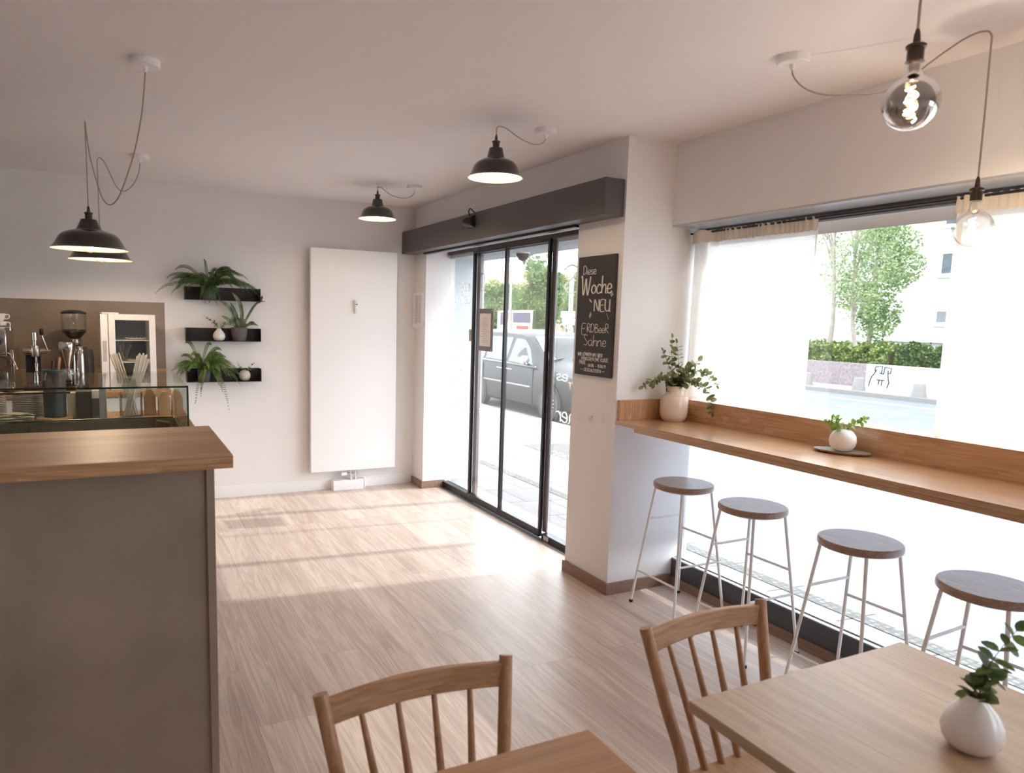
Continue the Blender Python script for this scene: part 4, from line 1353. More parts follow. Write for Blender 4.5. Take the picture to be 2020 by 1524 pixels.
# glass display case
case = thing('display_case', 'glass display case with green cut edges on the serving counter', 'display case', (-3.1, -2.3, .985))
CX1, CZ = -2.318, 1.278
mb = MB()
mb.box(-4.6, CX1 - .004, -2.755, -2.747, .987, CZ - .008)
mb.build('front_glass', M['case_glass'], case, smooth=False)
mb = MB(); mb.box(CX1 - .008, CX1, -2.746, -1.78, .987, CZ - .008); mb.build('side_glass', M['case_glass'], case, smooth=False)
mb = MB(); mb.box(-2.80, CX1, -2.757, -1.775, CZ - .008, CZ); mb.build('top_glass', M['case_glass'], case, smooth=False)
mb = MB(); mb.box(-4.6, -2.815, -2.752, -1.775, CZ - .006, CZ + .002); mb.build('sliding_top_glass', M['case_glass'], case, smooth=False)
mb = MB()
mb.box(-2.80, CX1 + .0005, -2.7585, -2.7565, CZ - .009, CZ + .0005)
mb.box(CX1 - .008, CX1 + .0005, -2.7585, -2.7555, .987, CZ - .009)
mb.build('cut_edge', M['green_edge'], case)
mb = MB(); mb.box(-4.6, -2.815, -2.754, -2.7522, CZ - .006, CZ + .002); mb.box(-4.6, -2.84, -2.745, -2.735, CZ - .028, CZ - .02); mb.build('top_rail', M['black'], case)
mb = MB(); mb.box(-2.74, -2.70, -1.79, -1.772, .987, CZ - .009); mb.build('post', plain('pale_steel_post', srgb(192, 188, 186), .35, .25), case, bevel=.002)
mb = MB(); mb.box(-4.6, CX1 - .01, -1.80, -1.787, .986, .999); mb.build('rear_rail', M['chrome'], case, bevel=.002)
mb = MB()
mb.box(-4.6, -2.325, -2.745, -1.80, .70, .72)
mb.box(-4.6, -2.325, -1.80, -1.79, .72, .985)
mb.box(-4.6, -2.325, -2.765, -2.757, .72, .985)
mb.box(-2.325, -2.3165, -2.745, -1.80, .72, .986)
mb.build('cooled_well', M['steel'], case)
mb = MB(); mb.box(-4.6, -2.5, -2.74, -1.82, .835, .85); mb.build('well_floor', plain('grey_well_tray', srgb(120, 118, 112), .4, .4), case)

# things in the case
t = thing('serving_tongs', 'small steel tongs lying in the well of the display case', 'tongs', (-2.76, -1.9, .851))
mb = MB(); mb.bar((-2.80, -1.90, .858), (-2.64, -1.89, .856), .012, .004); mb.bar((-2.80, -1.895, .868), (-2.64, -1.885, .858), .012, .004); mb.build('jaws', M['chrome'], t)
mb = MB(); mb.sphere((-2.80, -1.897, .863), .009, 10, 6); mb.build('pivot', M['chrome'], t)
t = thing('wooden_block_stand', 'small dark perforated wooden stand at the right end of the case', 'stand', (-2.42, -1.95, .851))
mb = MB(); mb.box(-2.45, -2.37, -1.98, -1.90, .851, .99, Matrix.Translation((-2.41, -1.94, .92)) @ Matrix.Rotation(.2, 4, 'Y') @ Matrix.Translation((2.41, 1.94, -.92))); mb.build('block', plain('dark_wood_block', srgb(92, 66, 50), .6, bump=.05), t, bevel=.002)
mb = MB()
for i in range(5):
    for j in range(3):
        mb.box(-2.438 + j * .02, -2.43 + j * .02, -1.983, -1.979, .866 + i * .023, .88 + i * .023, Matrix.Translation((-2.41, -1.94, .92)) @ Matrix.Rotation(.2, 4, 'Y') @ Matrix.Translation((2.41, 1.94, -.92)))
mb.build('slots', M['black'], t)
t = thing('clear_box', 'clear plastic box with grey card standing in the case at the left edge', 'box', (-3.17, -2.3, .851))
mb = MB()
for a in ((-3.27, -3.06, -2.36, -2.357, .93, 1.03), (-3.27, -3.06, -2.20, -2.197, .93, 1.03), (-3.063, -3.06, -2.36, -2.2, .93, 1.03), (-3.27, -3.06, -2.36, -2.2, .927, .93)):
    mb.box(*a)
mb.build('shell', M['case_glass'], t)
mb = MB(); mb.box(-3.25, -3.08, -2.34, -2.22, .851, .99); mb.build('grey_card', plain('mid_grey_card', srgb(98, 98, 96), .6), t, bevel=.002)
mb = MB(); mb.box(-3.42, -3.19, -2.42, -2.41, .851, 1.04, Matrix.Translation((-3.3, -2.41, .95)) @ Matrix.Rotation(-.35, 4, 'X') @ Matrix.Translation((3.3, 2.41, -.95)))
tag(mb.build('price_card', M['paper']), 'white price card leaning in the case at the left photo edge', 'card')

# things on the serving counter behind the glass
def plate_proto(label, x, y, z, R, grp):
    mb = MB()
    mb.lathe([(.001, .002), (R * .55, .0), (R * .6, .002), (R * .85, .006), (R, .0105), (R * .99, .012), (R * .84, .0085), (R * .56, .005), (.001, .0045)], (0, 0, 0), 36, close=True)
    o_ = mb.build('dinner_plate', M['white_ceramic'])
    o_.location = (x, y, z)
    return tag(o_, label, 'plate', grp)


ORD = ['topmost', 'second', 'third', 'fourth', 'fifth', 'sixth', 'seventh', 'eighth', 'ninth', 'tenth', 'eleventh', 'twelfth', 'thirteenth', 'bottom']
NP = 14
p0 = None
for i in range(NP):
    lb = 'white plate, %s in the plate stack left of the grey canister' % (ORD[i] if i in (0, NP - 1) else ORD[i] + ' from the top')
    z_ = .986 + (NP - 1 - i) * .0108
    if p0 is None:
        p0 = plate_proto(lb, -3.125, -1.56, z_, .088, 'plates in the stack left of the canister')
    else:
        o = p0.copy(); C.objects.link(o); o.location = (-3.125 + rnd.uniform(-.0015, .0015), -1.56, z_); o['label'] = lb
for i in range(NP):
    o = p0.copy(); C.objects.link(o); o.location = (-3.325, -1.56, .986 + (NP - 1 - i) * .0108)
    o['label'] = 'white plate, %s of the stack cut by the left photo edge' % (ORD[i] if i in (0, NP - 1) else ORD[i] + ' from the top')
    o['group'] = 'plates in the stack at the photo edge'

mb = MB(); mb.lathe([(.001, 0), (.094, 0), (.099, .005), (.099, .013), (.094, .017), (.001, .017)], (-2.982, -1.683, .986), 40, close=True)
tag(mb.build('cork_trivet', plain('cork', srgb(186, 148, 110), .8, bump=.3, bscale=250, var=.12, vscale=120)), 'round cork trivet under the dark grey canister', 'trivet')
t = thing('canister', 'dark blue grey open canister standing on the cork trivet', 'canister', (-2.978, -1.68, 1.0036))
cm = plain('blue_grey_stoneware', srgb(72, 82, 86), .3, bump=.004, coat=.3)
mb = MB(); mb.lathe([(.001, 0), (.056, 0), (.061, .005), (.061, .225), (.001, .226)], (-2.978, -1.68, 1.0036), 40, close=True)
mb.lathe([(.058, .2262), (.0585, .27), (.0635, .272), (.0645, .276), (.0645, .283), (.062, .285), (.058, .284), (.056, .24)], (-2.978, -1.68, 1.0036), 40, close=True)
mb.build('body', cm, t)
t = thing('kitchen_brush', 'black and wooden handled brush sticking out of the grey canister', 'utensil', (-2.955, -1.66, 1.24))
mb = MB(); mb.bar((-2.988, -1.690, 1.2345), (-2.978, -1.684, 1.345), .030, .012); mb.build('black_handle', M['black'], t, bevel=.004)
mb = MB(); mb.bar((-2.960, -1.662, 1.2345), (-2.945, -1.652, 1.358), .022, .014); mb.build('wooden_handle', M['oak_chair'], t, bevel=.004)
mb = MB(); mb.lathe([(.005, 0), (.005, .003)], mat=Matrix.Translation((-2.982, -1.6925, 1.31)) @ Matrix.Rotation(PI / 2, 4, 'X'), n=10); mb.build('rivet', M['chrome'], t)

mb = MB(); mb.box(-2.915, -2.865, -1.66, -1.58, .986, 1.143)
tag(mb.build('paper_carton', plain('off_white_card', srgb(214, 210, 204), .7), bevel=.002), 'off white carton between grey canister and dark napkin stack', 'carton')
t = thing('napkin_dispenser', 'dark grey block of stacked napkins behind the glass case', 'napkins', (-2.79, -1.66, .986))
mb = MB(); mb.box(-2.866, -2.782, -1.72, -1.58, .987, 1.155); mb.build('holder', plain('graphite_box', srgb(70, 70, 70), .5), t, bevel=.002)
mb = MB()
for i in range(26):
    mb.box(-2.781 + rnd.uniform(0, .002), -2.722 + rnd.uniform(-.004, .004), -1.72 + rnd.uniform(-.002, .003), -1.58, .987 + i * .0047, .991 + i * .0047)
mb.build('napkin_stack', plain('grey_napkin', srgb(112, 112, 112), .85), t)
mb = MB(); mb.box(-2.7805, -2.735, -1.715, -1.66, 1.1115, 1.16)
tag(mb.build('white_tag', M['paper'], bevel=.001), 'small white card on top of the dark napkin stack', 'card')
t = thing('cloth_stack', 'crumpled folded white napkins in front of the plate stack', 'napkins', (-3.17, -1.70, .986))
mb = MB()
for k in range(4):
    mb.grid(24, 10, lambda u, v: (-3.30 + .212 * u + .002 * k, -1.775 + .02 * k + .07 * v, 1.0 + .011 * k + .003 * math.sin(u * 9 + k * 2 + v * 3) + .002 * math.sin(u * 21 + k) * u - .012 * u * u))
mb.build('folded_cloth', plain('pale_napkin_paper', srgb(222, 224, 214), .85), t, angle=180)

# straws in a glass jar
JX, JY = -2.565, -1.66
t = thing('straw_jar', 'clear glass jar that holds the paper straws', 'jar', (JX, JY, .986))
mb = MB(); mb.lathe([(.001, 0), (.062, 0), (.068, .006), (.068, .15), (.066, .152), (.064, .15), (.064, .010), (.001, .008)], (JX, JY, .986), 36, close=True); mb.build('glass_body', M['clear_bulb'], t)
straws = []
rnd = random.Random(77)
sm = plain('white_paper_straw', srgb(226, 218, 208), .7)
for i in range(24):
    row, col_ = i // 3, i % 3
    sg = -1 if row in (2, 5) else 1
    by_ = JY - .038 + row * .011
    bx_ = JX + sg * (-.040 + col_ * .0135 + rnd.uniform(-.002, .002))
    slope = sg * (.22 + .02 * row)
    d = Vector((slope, 0, 1)).normalized()
    mb = MB(); mb.tube([(0, 0, 0), d * (.385 + rnd.uniform(-.02, .02))], .0045, 8)
    o = mb.build('paper_straw', sm)
    o.location = (bx_, by_, .9985)
    tag(o, 'white paper straw leaning in the glass jar behind the display case', 'straw', 'paper straws in the jar')

kraft = plain('kraft_paper', srgb(190, 152, 116), .75, bump=.03, var=.06, vscale=9)
for x0, x1, y0, y1, h, lb in ((-2.488, -2.42, -1.62, -1.50, .165, 'kraft paper bag stack right beside the straw jar'), (-2.405, -2.335, -1.66, -1.52, .15, 'kraft box standing between two others behind the glass case'), (-2.325, -2.262, -1.66, -1.54, .158, 'kraft box at the right end of the serving counter')):
    t = thing('kraft_box', lb, 'box', ((x0 + x1) / 2, (y0 + y1) / 2, .986), 'kraft boxes on the serving counter')
    mb = MB(); mb.box(x0, x1, y0, y1, .986, .986 + h * .72); mb.build('box_body', kraft, t, bevel=.001)
    mb = MB(); mb.prism([(x0, .986 + h * .72), (x1, .986 + h * .72), ((x0 + x1) / 2 + .012, .986 + h), ((x0 + x1) / 2 - .012, .986 + h)], lambda a, b_, d: (a, d, b_), y0, y1); mb.build('folded_top', kraft, t)

# ================================================================ back counter
mb = MB(); mb.box(-4.7, -2.262, -.005, -.0005, 1.169, 1.7215)
tag(mb.build('splashback', M['plaster'], bevel=.001), 'grey plaster splashback panel on the wall behind the coffee machine', 'splashback')
t = thing('back_counter', 'oak worktop with upstand along the back wall under the splashback', 'counter', (-3.5, -.3, 0))
mb = MB(); mb.box(-4.7, -2.262, -.62, -.0005, 1.0, 1.04); mb.build('worktop', M['oak_counter'], t, bevel=.002)
mb = MB(); mb.box(-4.7, -2.262, -.02, -.0005, 1.0402, 1.168); mb.build('upstand', M['oak_counter'], t, bevel=.002)
for i in range(4):
    x0 = -4.7 + i * .605
    mb = MB(); mb.box(x0, x0 + .6, -.58, -.02, .08, 1.0); cb = mb.build('cabinet_body', M['white_paint'], t)
    mb = MB(); mb.box(x0 + .003, x0 + .597, -.60, -.58, .09, .99); mb.build('cabinet_door', M['white_paint'], cb, bevel=.002)

# grinder
GX, GY, GZ = -2.925, -.33, 1.0405
t = thing('coffee_grinder', 'chrome coffee grinder with a clear bean hopper on the back counter', 'coffee grinder', (GX, GY, GZ))
mb = MB(); mb.box(GX - .09, GX + .085, GY - .16, GY + .12, GZ, GZ + .03); mb.build('base', M['black'], t, bevel=.006)
mb = MB(); mb.lathe([(.07, .03), (.066, .10), (.062, .25), (.058, .30), (.05, .325), (.03, .335)], (GX + .035, GY + .03, GZ), 36); mb.build('motor_body', M['chrome'], t)
mb = MB(); mb.lathe([(.038, .03), (.044, .10), (.044, .24), (.038, .30)], (GX + .085, GY + .05, GZ), 24); mb.build('side_cover', plain('blue_grey_enamel', srgb(92, 98, 106), .35), t)
mb = MB(); mb.lathe([(.028, .335), (.03, .352), (.045, .354), (.045, .362), (.032, .364), (.032, .38)], (GX + .012, GY + .02, GZ), 28); mb.build('collar', M['chrome'], t)
mb = MB(); mb.lathe([(.034, .372), (.040, .385), (.082, .435), (.087, .445), (.087, .575), (.085, .575), (.085, .446), (.080, .437), (.038, .388), (.032, .372)], (GX + .003, GY, GZ), 36, close=True); mb.build('hopper', M['glass'], t)
mb = MB(); mb.lathe([(.001, .383), (.037, .387), (.078, .435), (.082, .442), (.075, .452), (.001, .456)], (GX + .003, GY, GZ), 30, close=True); mb.build('coffee_beans', plain('roasted_beans', srgb(48, 26, 20), .45, bump=.9, bscale=160), t)
mb = MB(); mb.lathe([(.0885, .573), (.089, .582), (.07, .595), (.03, .603), (.001, .604)], (GX + .003, GY, GZ), 36); mb.build('hopper_lid', M['black'], t)
mb = MB(); mb.lathe([(.02, .16), (.022, .19), (.045, .255), (.058, .31), (.060, .352), (.056, .362), (.040, .366), (.001, .367)], (GX - .045, GY - .085, GZ), 36); mb.build('dosing_chamber', M['chrome'], t)
mb = MB(); mb.lathe([(.030, .045), (.034, .05), (.034, .15), (.024, .16)], (GX - .04, GY - .085, GZ), 28); mb.build('dosing_spout', M['chrome'], t)
mb = MB(); mb.tube([(GX - .03, GY - .12, GZ + .07), (GX - .055, GY - .20, GZ + .075)], .011, 10); mb.build('fork_lever', M['black'], t)

# tamping press
PXX, PYY = -3.19, -.33
t = thing('tamping_press', 'chrome lever tamping press with a black ball handle', 'coffee tamper', (PXX, PYY, 1.04))
mb = MB(); mb.box(PXX - .07, PXX + .065, PYY - .10, PYY + .06, 1.0405, 1.075); mb.build('base', M['black'], t, bevel=.006)
mb = MB(); mb.box(PXX - .06, PXX + .035, PYY + .01, PYY + .05, 1.075, 1.30); mb.build('column', M['black'], t, bevel=.004)
mb = MB(); mb.lathe([(.033, 0), (.036, .005), (.036, .075), (.033, .08)], (PXX + .01, PYY - .03, 1.29), 24); mb.build('press_head', M['steel'], t)
mb = MB()
mb.tube([(PXX - .07, PYY - .02, 1.33), (PXX + .075, PYY - .02, 1.33)], .022, 18)
mb.tube([(PXX + .075, PYY - .02, 1.33), (PXX + .092, PYY - .02, 1.33)], .013, 12)
mb.build('cross_shaft', M['chrome'], t)
mb = MB(); mb.lathe([(.015, .36), (.015, .40), (.019, .402), (.019, .46), (.016, .462)], (PXX + .008, PYY - .03, 1.008), 20); mb.build('spring_tube', M['chrome'], t)
mb = MB(); mb.lathe([(.029, .13), (.030, .137), (.01, .141), (.009, .17), (.013, .172), (.013, .2), (.008, .204), (.008, .26)], (PXX + .012, PYY - .03, 1.04), 24); mb.build('tamper_disc', M['chrome'], t)
mb = MB(); mb.tube([(PXX + .09, PYY - .02, 1.33), (PXX + .055, PYY - .03, 1.45)], .0055, 10); mb.tube([(PXX + .076, PYY - .02, 1.33), (PXX + .11, PYY - .02, 1.33)], .012, 12); lv = mb.build('lever', M['chrome'], t)
mb = MB(); mb.lathe([(.007, 0), (.013, .008), (.0145, .03), (.012, .046), (.001, .052)], (PXX + .054, PYY - .03, 1.448), 16); mb.build('handle_grip', M['black'], lv)
mb = MB(); mb.lathe([(.032, .055), (.034, .058), (.034, .066), (.03, .07)], (PXX + .02, PYY - .04, 1.04), 20); mb.build('portafilter_rest', M['chrome'], t)

# coffee machine, cut by the left edge of the photograph
t = thing('coffee_machine', 'polished steel espresso machine at the left edge of the back counter', 'coffee machine', (-3.65, -.35, 1.04))
mb = MB(); mb.box(-3.98, -3.345, -.50, -.06, 1.30, 1.485); mb.build('boiler_housing', M['chrome'], t, bevel=.006)
mb = MB(); mb.box(-3.98, -3.335, -.40, -.06, 1.09, 1.30); mb.build('back_panel', plain('pale_steel_panel', srgb(186, 180, 168), .25, .8), t, bevel=.004)
mb = MB(); mb.box(-3.98, -3.30, -.55, -.06, 1.055, 1.115); mb.build('drip_tray', M['steel'], t, bevel=.004)
mb = MB(); mb.box(-3.325, -3.305, -.50, -.10, 1.10, 1.345); mb.build('side_frame', M['chrome'], t, bevel=.003)
for x_ in (-3.93, -3.36):
    for y_ in (-.5, -.12):
        mb = MB(); mb.lathe([(.02, 1.0402), (.018, 1.055)], (x_, y_, 0), 14); mb.build('foot', M['rubber'], t)
mb = MB(); mb.tube([(-3.40, -.51, 1.41), (-3.40, -.56, 1.41)], [.035, .03], 20); mb.build('steam_knob', M['black'], t)
mb = MB(); mb.tube([(-3.39, -.41, 1.25), (-3.39, -.46, 1.25)], [.042, .04], 24); mb.build('pressure_gauge', M['chrome'], t)
mb = MB(); mb.lathe([(.03, 0), (.034, .01), (.034, .06), (.02, .07)], (-3.48, -.46, 1.22), 24); mb.build('group_head', M['chrome'], t)
mb = MB(); mb.tube([(-3.48, -.47, 1.225), (-3.44, -.60, 1.215)], [.010, .014], 12); mb.build('portafilter_handle', M['black'], t)
mb = MB(); mb.tube(spline([(-3.38, -.50, 1.315), (-3.345, -.53, 1.325), (-3.32, -.53, 1.31), (-3.30, -.535, 1.26), (-3.285, -.54, 1.215)]), .0055, 10); mb.sphere((-3.284, -.54, 1.212), .009, 10, 6); mb.build('steam_wand', M['chrome'], t)
mb = MB()
for y_ in (-.48, -.10):
    mb.tube([(-3.97, y_, 1.485), (-3.97, y_, 1.515), (-3.32, y_, 1.515), (-3.32, y_, 1.485)], .005, 8)
mb.build('cup_rail', M['chrome'], t)


def cup(label, x, y, z):
    t_ = thing('coffee_cup', label, 'cup', (0, 0, 0), 'white cups on the espresso machine')
    m_ = MB(); m_.lathe([(.001, .002), (.022, 0), (.024, .003), (.034, .02), (.040, .05), (.041, .058), (.039, .058), (.038, .05), (.031, .02), (.001, .007)], n=28, close=True); m_.build('cup_body', M['white_ceramic'], t_)
    m_ = MB(); m_.tube(spline([(.037, 0, .048), (.055, 0, .05), (.062, 0, .036), (.052, 0, .02), (.033, 0, .018)]), .0042, 8); m_.build('cup_handle', M['white_ceramic'], t_)
    t_.location = (x, y, z)
    return t_


c0 = cup('white cup at the right front of the lower row on the espresso machine', -3.40, -.30, 1.487)
dup(c0, (-3.41, -.19, 1.487), .4, 'white cup at the right rear of the lower row on the espresso machine')
dup(c0, (-3.50, -.30, 1.487), -.3, 'white cup left of the front one, lower row on the machine')
dup(c0, (-3.405, -.285, 1.546), .1, 'white cup stacked on top at the right of the espresso machine')
dup(c0, (-3.50, -.295, 1.546), 2.6, 'white cup stacked on top, left of the other upper cup')

# display fridge
FR = Matrix.Translation((-2.545, -.30, 1.041)) @ Matrix.Rotation(math.radians(7.0), 4, 'Z')
fr = thing('display_fridge', 'white countertop display fridge with glass front on the back counter', 'fridge', (-2.545, -.30, 1.041))


def fb(*boxes):
    m_ = MB()
    for b_ in boxes:
        m_.box(*b_, FR)
    return m_


W2, D2, HF = .165, .16, .578
fb((-W2 - .0, W2, D2 - .02, D2, 0, HF), (-W2, -W2 + .02, -D2, D2 - .02, 0, HF), (W2 - .02, W2, -D2, D2 - .02, 0, HF), (-W2, W2, -D2, D2 - .02, 0, .05), (-W2, W2, -D2, D2 - .02, HF - .03, HF)).build('cabinet', M['white_paint'], fr, bevel=.003)
dr = fb((-W2, -W2 + .045, -D2 - .035, -D2 - .002, 0, HF), (W2 - .045, W2, -D2 - .035, -D2 - .002, 0, HF), (-W2 + .045, W2 - .045, -D2 - .035, -D2 - .002, 0, .05), (-W2 + .045, W2 - .045, -D2 - .035, -D2 - .002, HF - .045, HF)).build('door_frame', M['white_paint'], fr, bevel=.003)
fb((-W2 + .044, W2 - .044, -D2 - .022, -D2 - .018, .05, HF - .045)).build('door_glass', M['glass'], dr)
fb((-W2 - .055, -W2 - .004, -D2 - .03, -D2 + .06, 0.0, HF - .001)).build('hinge_column', M['white_paint'], fr, bevel=.003)
fb((-W2 - .043, -W2 - .016, -D2 - .0315, -D2 - .028, .22, .375)).build('handle_recess', plain('pale_grey_recess', srgb(190, 184, 190), .5), fr)
fb((-W2 - .03, -W2 + .09, -.06, .06, HF + .0005, HF + .012)).build('top_cap', M['white_paint'], fr, bevel=.002)
fb((-W2 + .02, W2 - .02, D2 - .024, D2 - .0205, .05, HF - .03), ).build('inner_back', plain('dark_grey_liner', srgb(84, 88, 86), .6), fr)
for z_ in (.205, .375):
    fb((-W2 + .021, W2 - .021, -D2 + .01, D2 - .025, z_, z_ + .006)).build('fridge_shelf', M['white_metal'], fr)


def fpt(x, y, z):
    return FR @ Vector((x, y, z))


for nm, lb, x_, z_, kind in (('serving_dish', 'white dish of dark sweets on the upper shelf in the fridge', .045, .382, 0), ('serving_dish', 'white dish of brown biscuits on the lower shelf in the fridge', .05, .212, 1)):
    c_ = fpt(x_, -.05, z_)
    t = thing(nm, lb, 'dish', tuple(c_), 'dishes in the display fridge')
    mb = MB(); mb.lathe([(.001, 0), (.06, 0), (.082, .014), (.08, .015), (.058, .003), (.001, .003)], c_, 28, close=True); mb.build('dish_body', M['white_ceramic'], t)
    for k in range(4 if kind == 0 else 3):
        if kind == 0:
            mb = MB(); mb.sphere((c_.x - .045 + k * .03, c_.y - .035 + .01 * (k % 2), c_.z + .018), .012, 12, 8)
            o = mb.build('chocolate_praline', plain('dark_praline', srgb(66, 44, 34), .5, bump=.2))
            tag(o, 'dark round sweet, %s in the row on the upper fridge dish' % ['left end', 'second from left', 'second from right', 'right end'][k], 'sweet', 'sweets on the fridge dish')
        else:
            mb = MB(); mb.lathe([(.001, 0), (.02, .001), (.024, .006), (.018, .012), (.001, .014)], (c_.x - .03 + k * .036, c_.y - .03, c_.z + .006), 18, close=True)
            o = mb.build('biscuit', plain('baked_biscuit', srgb(150, 98, 66), .8, bump=.3))
            tag(o, 'round brown biscuit, %s on the lower fridge dish' % ['left one', 'middle one', 'right one'][k], 'biscuit', 'biscuits on the fridge dish')
c_ = fpt(-.03, .05, .2115)
t = thing('straw_jar_reflection', 'modelled reflection of the straw jar in the fridge glass', 'glass', tuple(c_))  # added object imitating the straw jar's reflection in the fridge door
mb = MB(); mb.lathe([(.001, 0), (.03, 0), (.034, .07), (.032, .07), (.028, .004), (.001, .004)], c_, 22, close=True); mb.build('reflected_jar', M['clear_bulb'], t)
mb = MB()
for k in range(12):
    a = k * .52
    mb.bar((c_.x + .012 * math.cos(a * 2), c_.y + .012 * math.sin(a * 2), c_.z + .006), (c_.x + .055 * math.cos(a), c_.y + .02 * math.sin(a), c_.z + .125 + .01 * math.sin(k * 3)), .007, .0018)
mb.build('reflected_straws', plain('straw_reflection', srgb(206, 180, 150), .7), t)

# ================================================================ the street
GR = -.33                     # road level
def ground_mat(name, c1, c2, bw, bh, mortar, msize=.006, rough=.8, vary=.12):
    m, nt, N, L, P = new_mat(name)
    P.inputs['Roughness'].default_value = rough
    tc = N.new('ShaderNodeTexCoord')
    br = N.new('ShaderNodeTexBrick')
    br.inputs['Color1'].default_value = c1; br.inputs['Color2'].default_value = c2; br.inputs['Mortar'].default_value = mortar
    br.inputs['Scale'].default_value = 1; br.inputs['Brick Width'].default_value = bw; br.inputs['Row Height'].default_value = bh
    br.inputs['Mortar Size'].default_value = msize
    L.new(tc.outputs['Object'], br.inputs['Vector'])
    nz = N.new('ShaderNodeTexNoise'); nz.inputs['Scale'].default_value = 40; nz.inputs['Detail'].default_value = 6
    L.new(tc.outputs['Object'], nz.inputs['Vector'])
    mx = N.new('ShaderNodeMix'); mx.data_type = 'RGBA'; mx.blend_type = 'MULTIPLY'; mx.inputs[0].default_value = vary * 3
    L.new(br.outputs['Color'], mx.inputs[6]); L.new(nz.outputs['Fac'], mx.inputs[7])
    L.new(mx.outputs[2], P.inputs['Base Color'])
    return m


PAVE = ground_mat('concrete_slabs', srgb(140, 137, 138), srgb(122, 120, 123), .5, .5, srgb(70, 67, 67), .008)
COB = ground_mat('small_cobbles', srgb(120, 118, 116), srgb(88, 86, 84), .045, .045, srgb(80, 78, 76), .008)
CURB = plain('granite_kerb', srgb(112, 108, 106), .8, bump=.2, bscale=80, var=.1, vscale=30)
ROAD = plain('asphalt', srgb(92, 94, 98), .9, bump=.2, bscale=120, var=.08, vscale=2)
LINE = plain('road_paint', srgb(226, 226, 222), .8, bump=.05)


def pz(x):
    """height of the near pavement, falling gently to the road"""
    return -.02 - (x - .62) * .045


mb = MB()
mb.add([(.52, -14, -.02), (.62, -14, -.02), (4.45, -14, pz(4.45)), (.52, 34, -.02), (.62, 34, -.02), (4.45, 34, pz(4.45)), (.52, -14, -.5), (4.45, -14, -.5), (.52, 34, -.5), (4.45, 34, -.5)], [(0, 1, 4, 3), (1, 2, 5, 4), (2, 7, 9, 5), (0, 3, 8, 6), (0, 6, 7, 2, 1), (3, 4, 5, 9, 8)])
struct(mb, 'pavement', PAVE, smooth=False)
mb = MB(); mb.add([(1.20, -14, pz(1.20) + .004), (1.32, -14, pz(1.32) + .004), (1.20, 8, pz(1.20) + .004), (1.32, 8, pz(1.32) + .004)], [(0, 1, 3, 2)])
mb.add([(2.5, .6, pz(2.5) + .004), (3.6, .6, pz(3.6) + .004), (2.5, 2.1, pz(2.5) + .004), (3.6, 2.1, pz(3.6) + .004)], [(0, 1, 3, 2)])
struct(mb, 'pavement_cobble_strip', COB, smooth=False)
struct(MB().box(4.45, 4.6, -14, 34, -.5, pz(4.6) + .01), 'kerb_stone', CURB, bevel=.01)
struct(MB().box(4.6, 17.3, -14, 60, -.55, GR), 'road', ROAD, smooth=False)
struct(MB().box(17.3, 17.46, -14, 60, -.55, -.2), 'kerb_stone_far', CURB, bevel=.01)
struct(MB().box(17.46, 19.02, -14, 60, -.55, -.2), 'pavement_far', PAVE, smooth=False)
mb = MB()
mb.box(15.9, 16.02, -14, 60, GR, GR + .004)
for k in range(-5, 14):
    mb.box(14.02, 14.16, k * 4.2 - .3, k * 4.2 + 1.5, GR, GR + .004)
struct(mb, 'road_marking', LINE, smooth=False)
struct(MB().box(19.3, 90, -30, 90, -.6, .42), 'ground_far', plain('garden_ground', srgb(120, 124, 92), .95, bump=.2, var=.15, vscale=.7), smooth=False)

# low wall with the drawing
mb = MB(); mb.box(19.02, 19.3, 8.42, 40, -.5, .54)
struct(mb, 'garden_wall_rough', plain('pebbledash', srgb(120, 109, 110), .95, bump=.6, bscale=60, var=.25, vscale=14), smooth=False)
mb = MB(); mb.box(19.018, 19.302, -12, 8.42, -.5, .545)
struct(mb, 'garden_wall_white', plain('white_wall_paint', srgb(190, 190, 194), .9, bump=.1, var=.04, vscale=3), smooth=False)
mb = MB()


def gp(px, py):
    # drawing placed on the street wall face: px to the right, py up (metres from its lower left foot)
    return (19.012, 8.30 - px, -.16 + py * .92)


for st in ([(.0, .0), (.06, .30), (.20, .52), (.17, .56), (.19, .70), (.42, .72), (.40, .50), (.33, .485), (.47, .46)], [(.20, .52), (.23, .60)],
           [(.47, .46), (.50, .70), (.72, .67), (.69, .50), (.61, .49)], [(.61, .60), (.61, .49), (.64, .26), (.67, .20), (.62, .0)],
           [(.26, .25), (.52, .245)], [(.34, .25), (.32, .08)], [(.44, .25), (.42, .05)]):
    mb.tube([gp(*p) for p in st], .018, 5)
tag(mb.build('wall_drawing', plain('black_spray_paint', srgb(40, 40, 46), .8)), 'black line graffiti of a figure on the white street wall', 'graffiti')

for y_, x_, lb in ((5.735, 17.05, 'squat stone bollard nearest the right curtain across the road'), (7.672, 17.2, 'squat stone bollard in front of the rough wall across the road'), (9.65, 17.35, 'squat stone bollard at the edge of the left curtain across the road')):
    mb = MB(); mb.lathe([(.20, 0), (.195, .02), (.155, .36), (.14, .385), (.001, .39)], (x_ + .45, y_, -.2), 10)
    tag(mb.build('stone_bollard', CURB), lb, 'bollard', 'stone bollards across the road')


# ---------------------------------------------------------------- greenery
HEDGE = leaf_mat('hedge_leaf', srgb(64, 86, 40), srgb(138, 150, 86), 5, .25)
HEDGE_D = leaf_mat('hedge_leaf_dark', srgb(46, 66, 34), srgb(96, 116, 62), 5, .25)
TREE = leaf_mat('maple_leaf', srgb(86, 110, 70), srgb(146, 166, 114), 1.6, .4)  # leaf tones paled to paint in haze from the door glass
BIRCH = leaf_mat('birch_leaf', srgb(98, 118, 78), srgb(158, 172, 128), 1.6, .4)
BARK = plain('grey_bark', srgb(128, 118, 110), .9, bump=.4, bscale=30, var=.2, vscale=8)


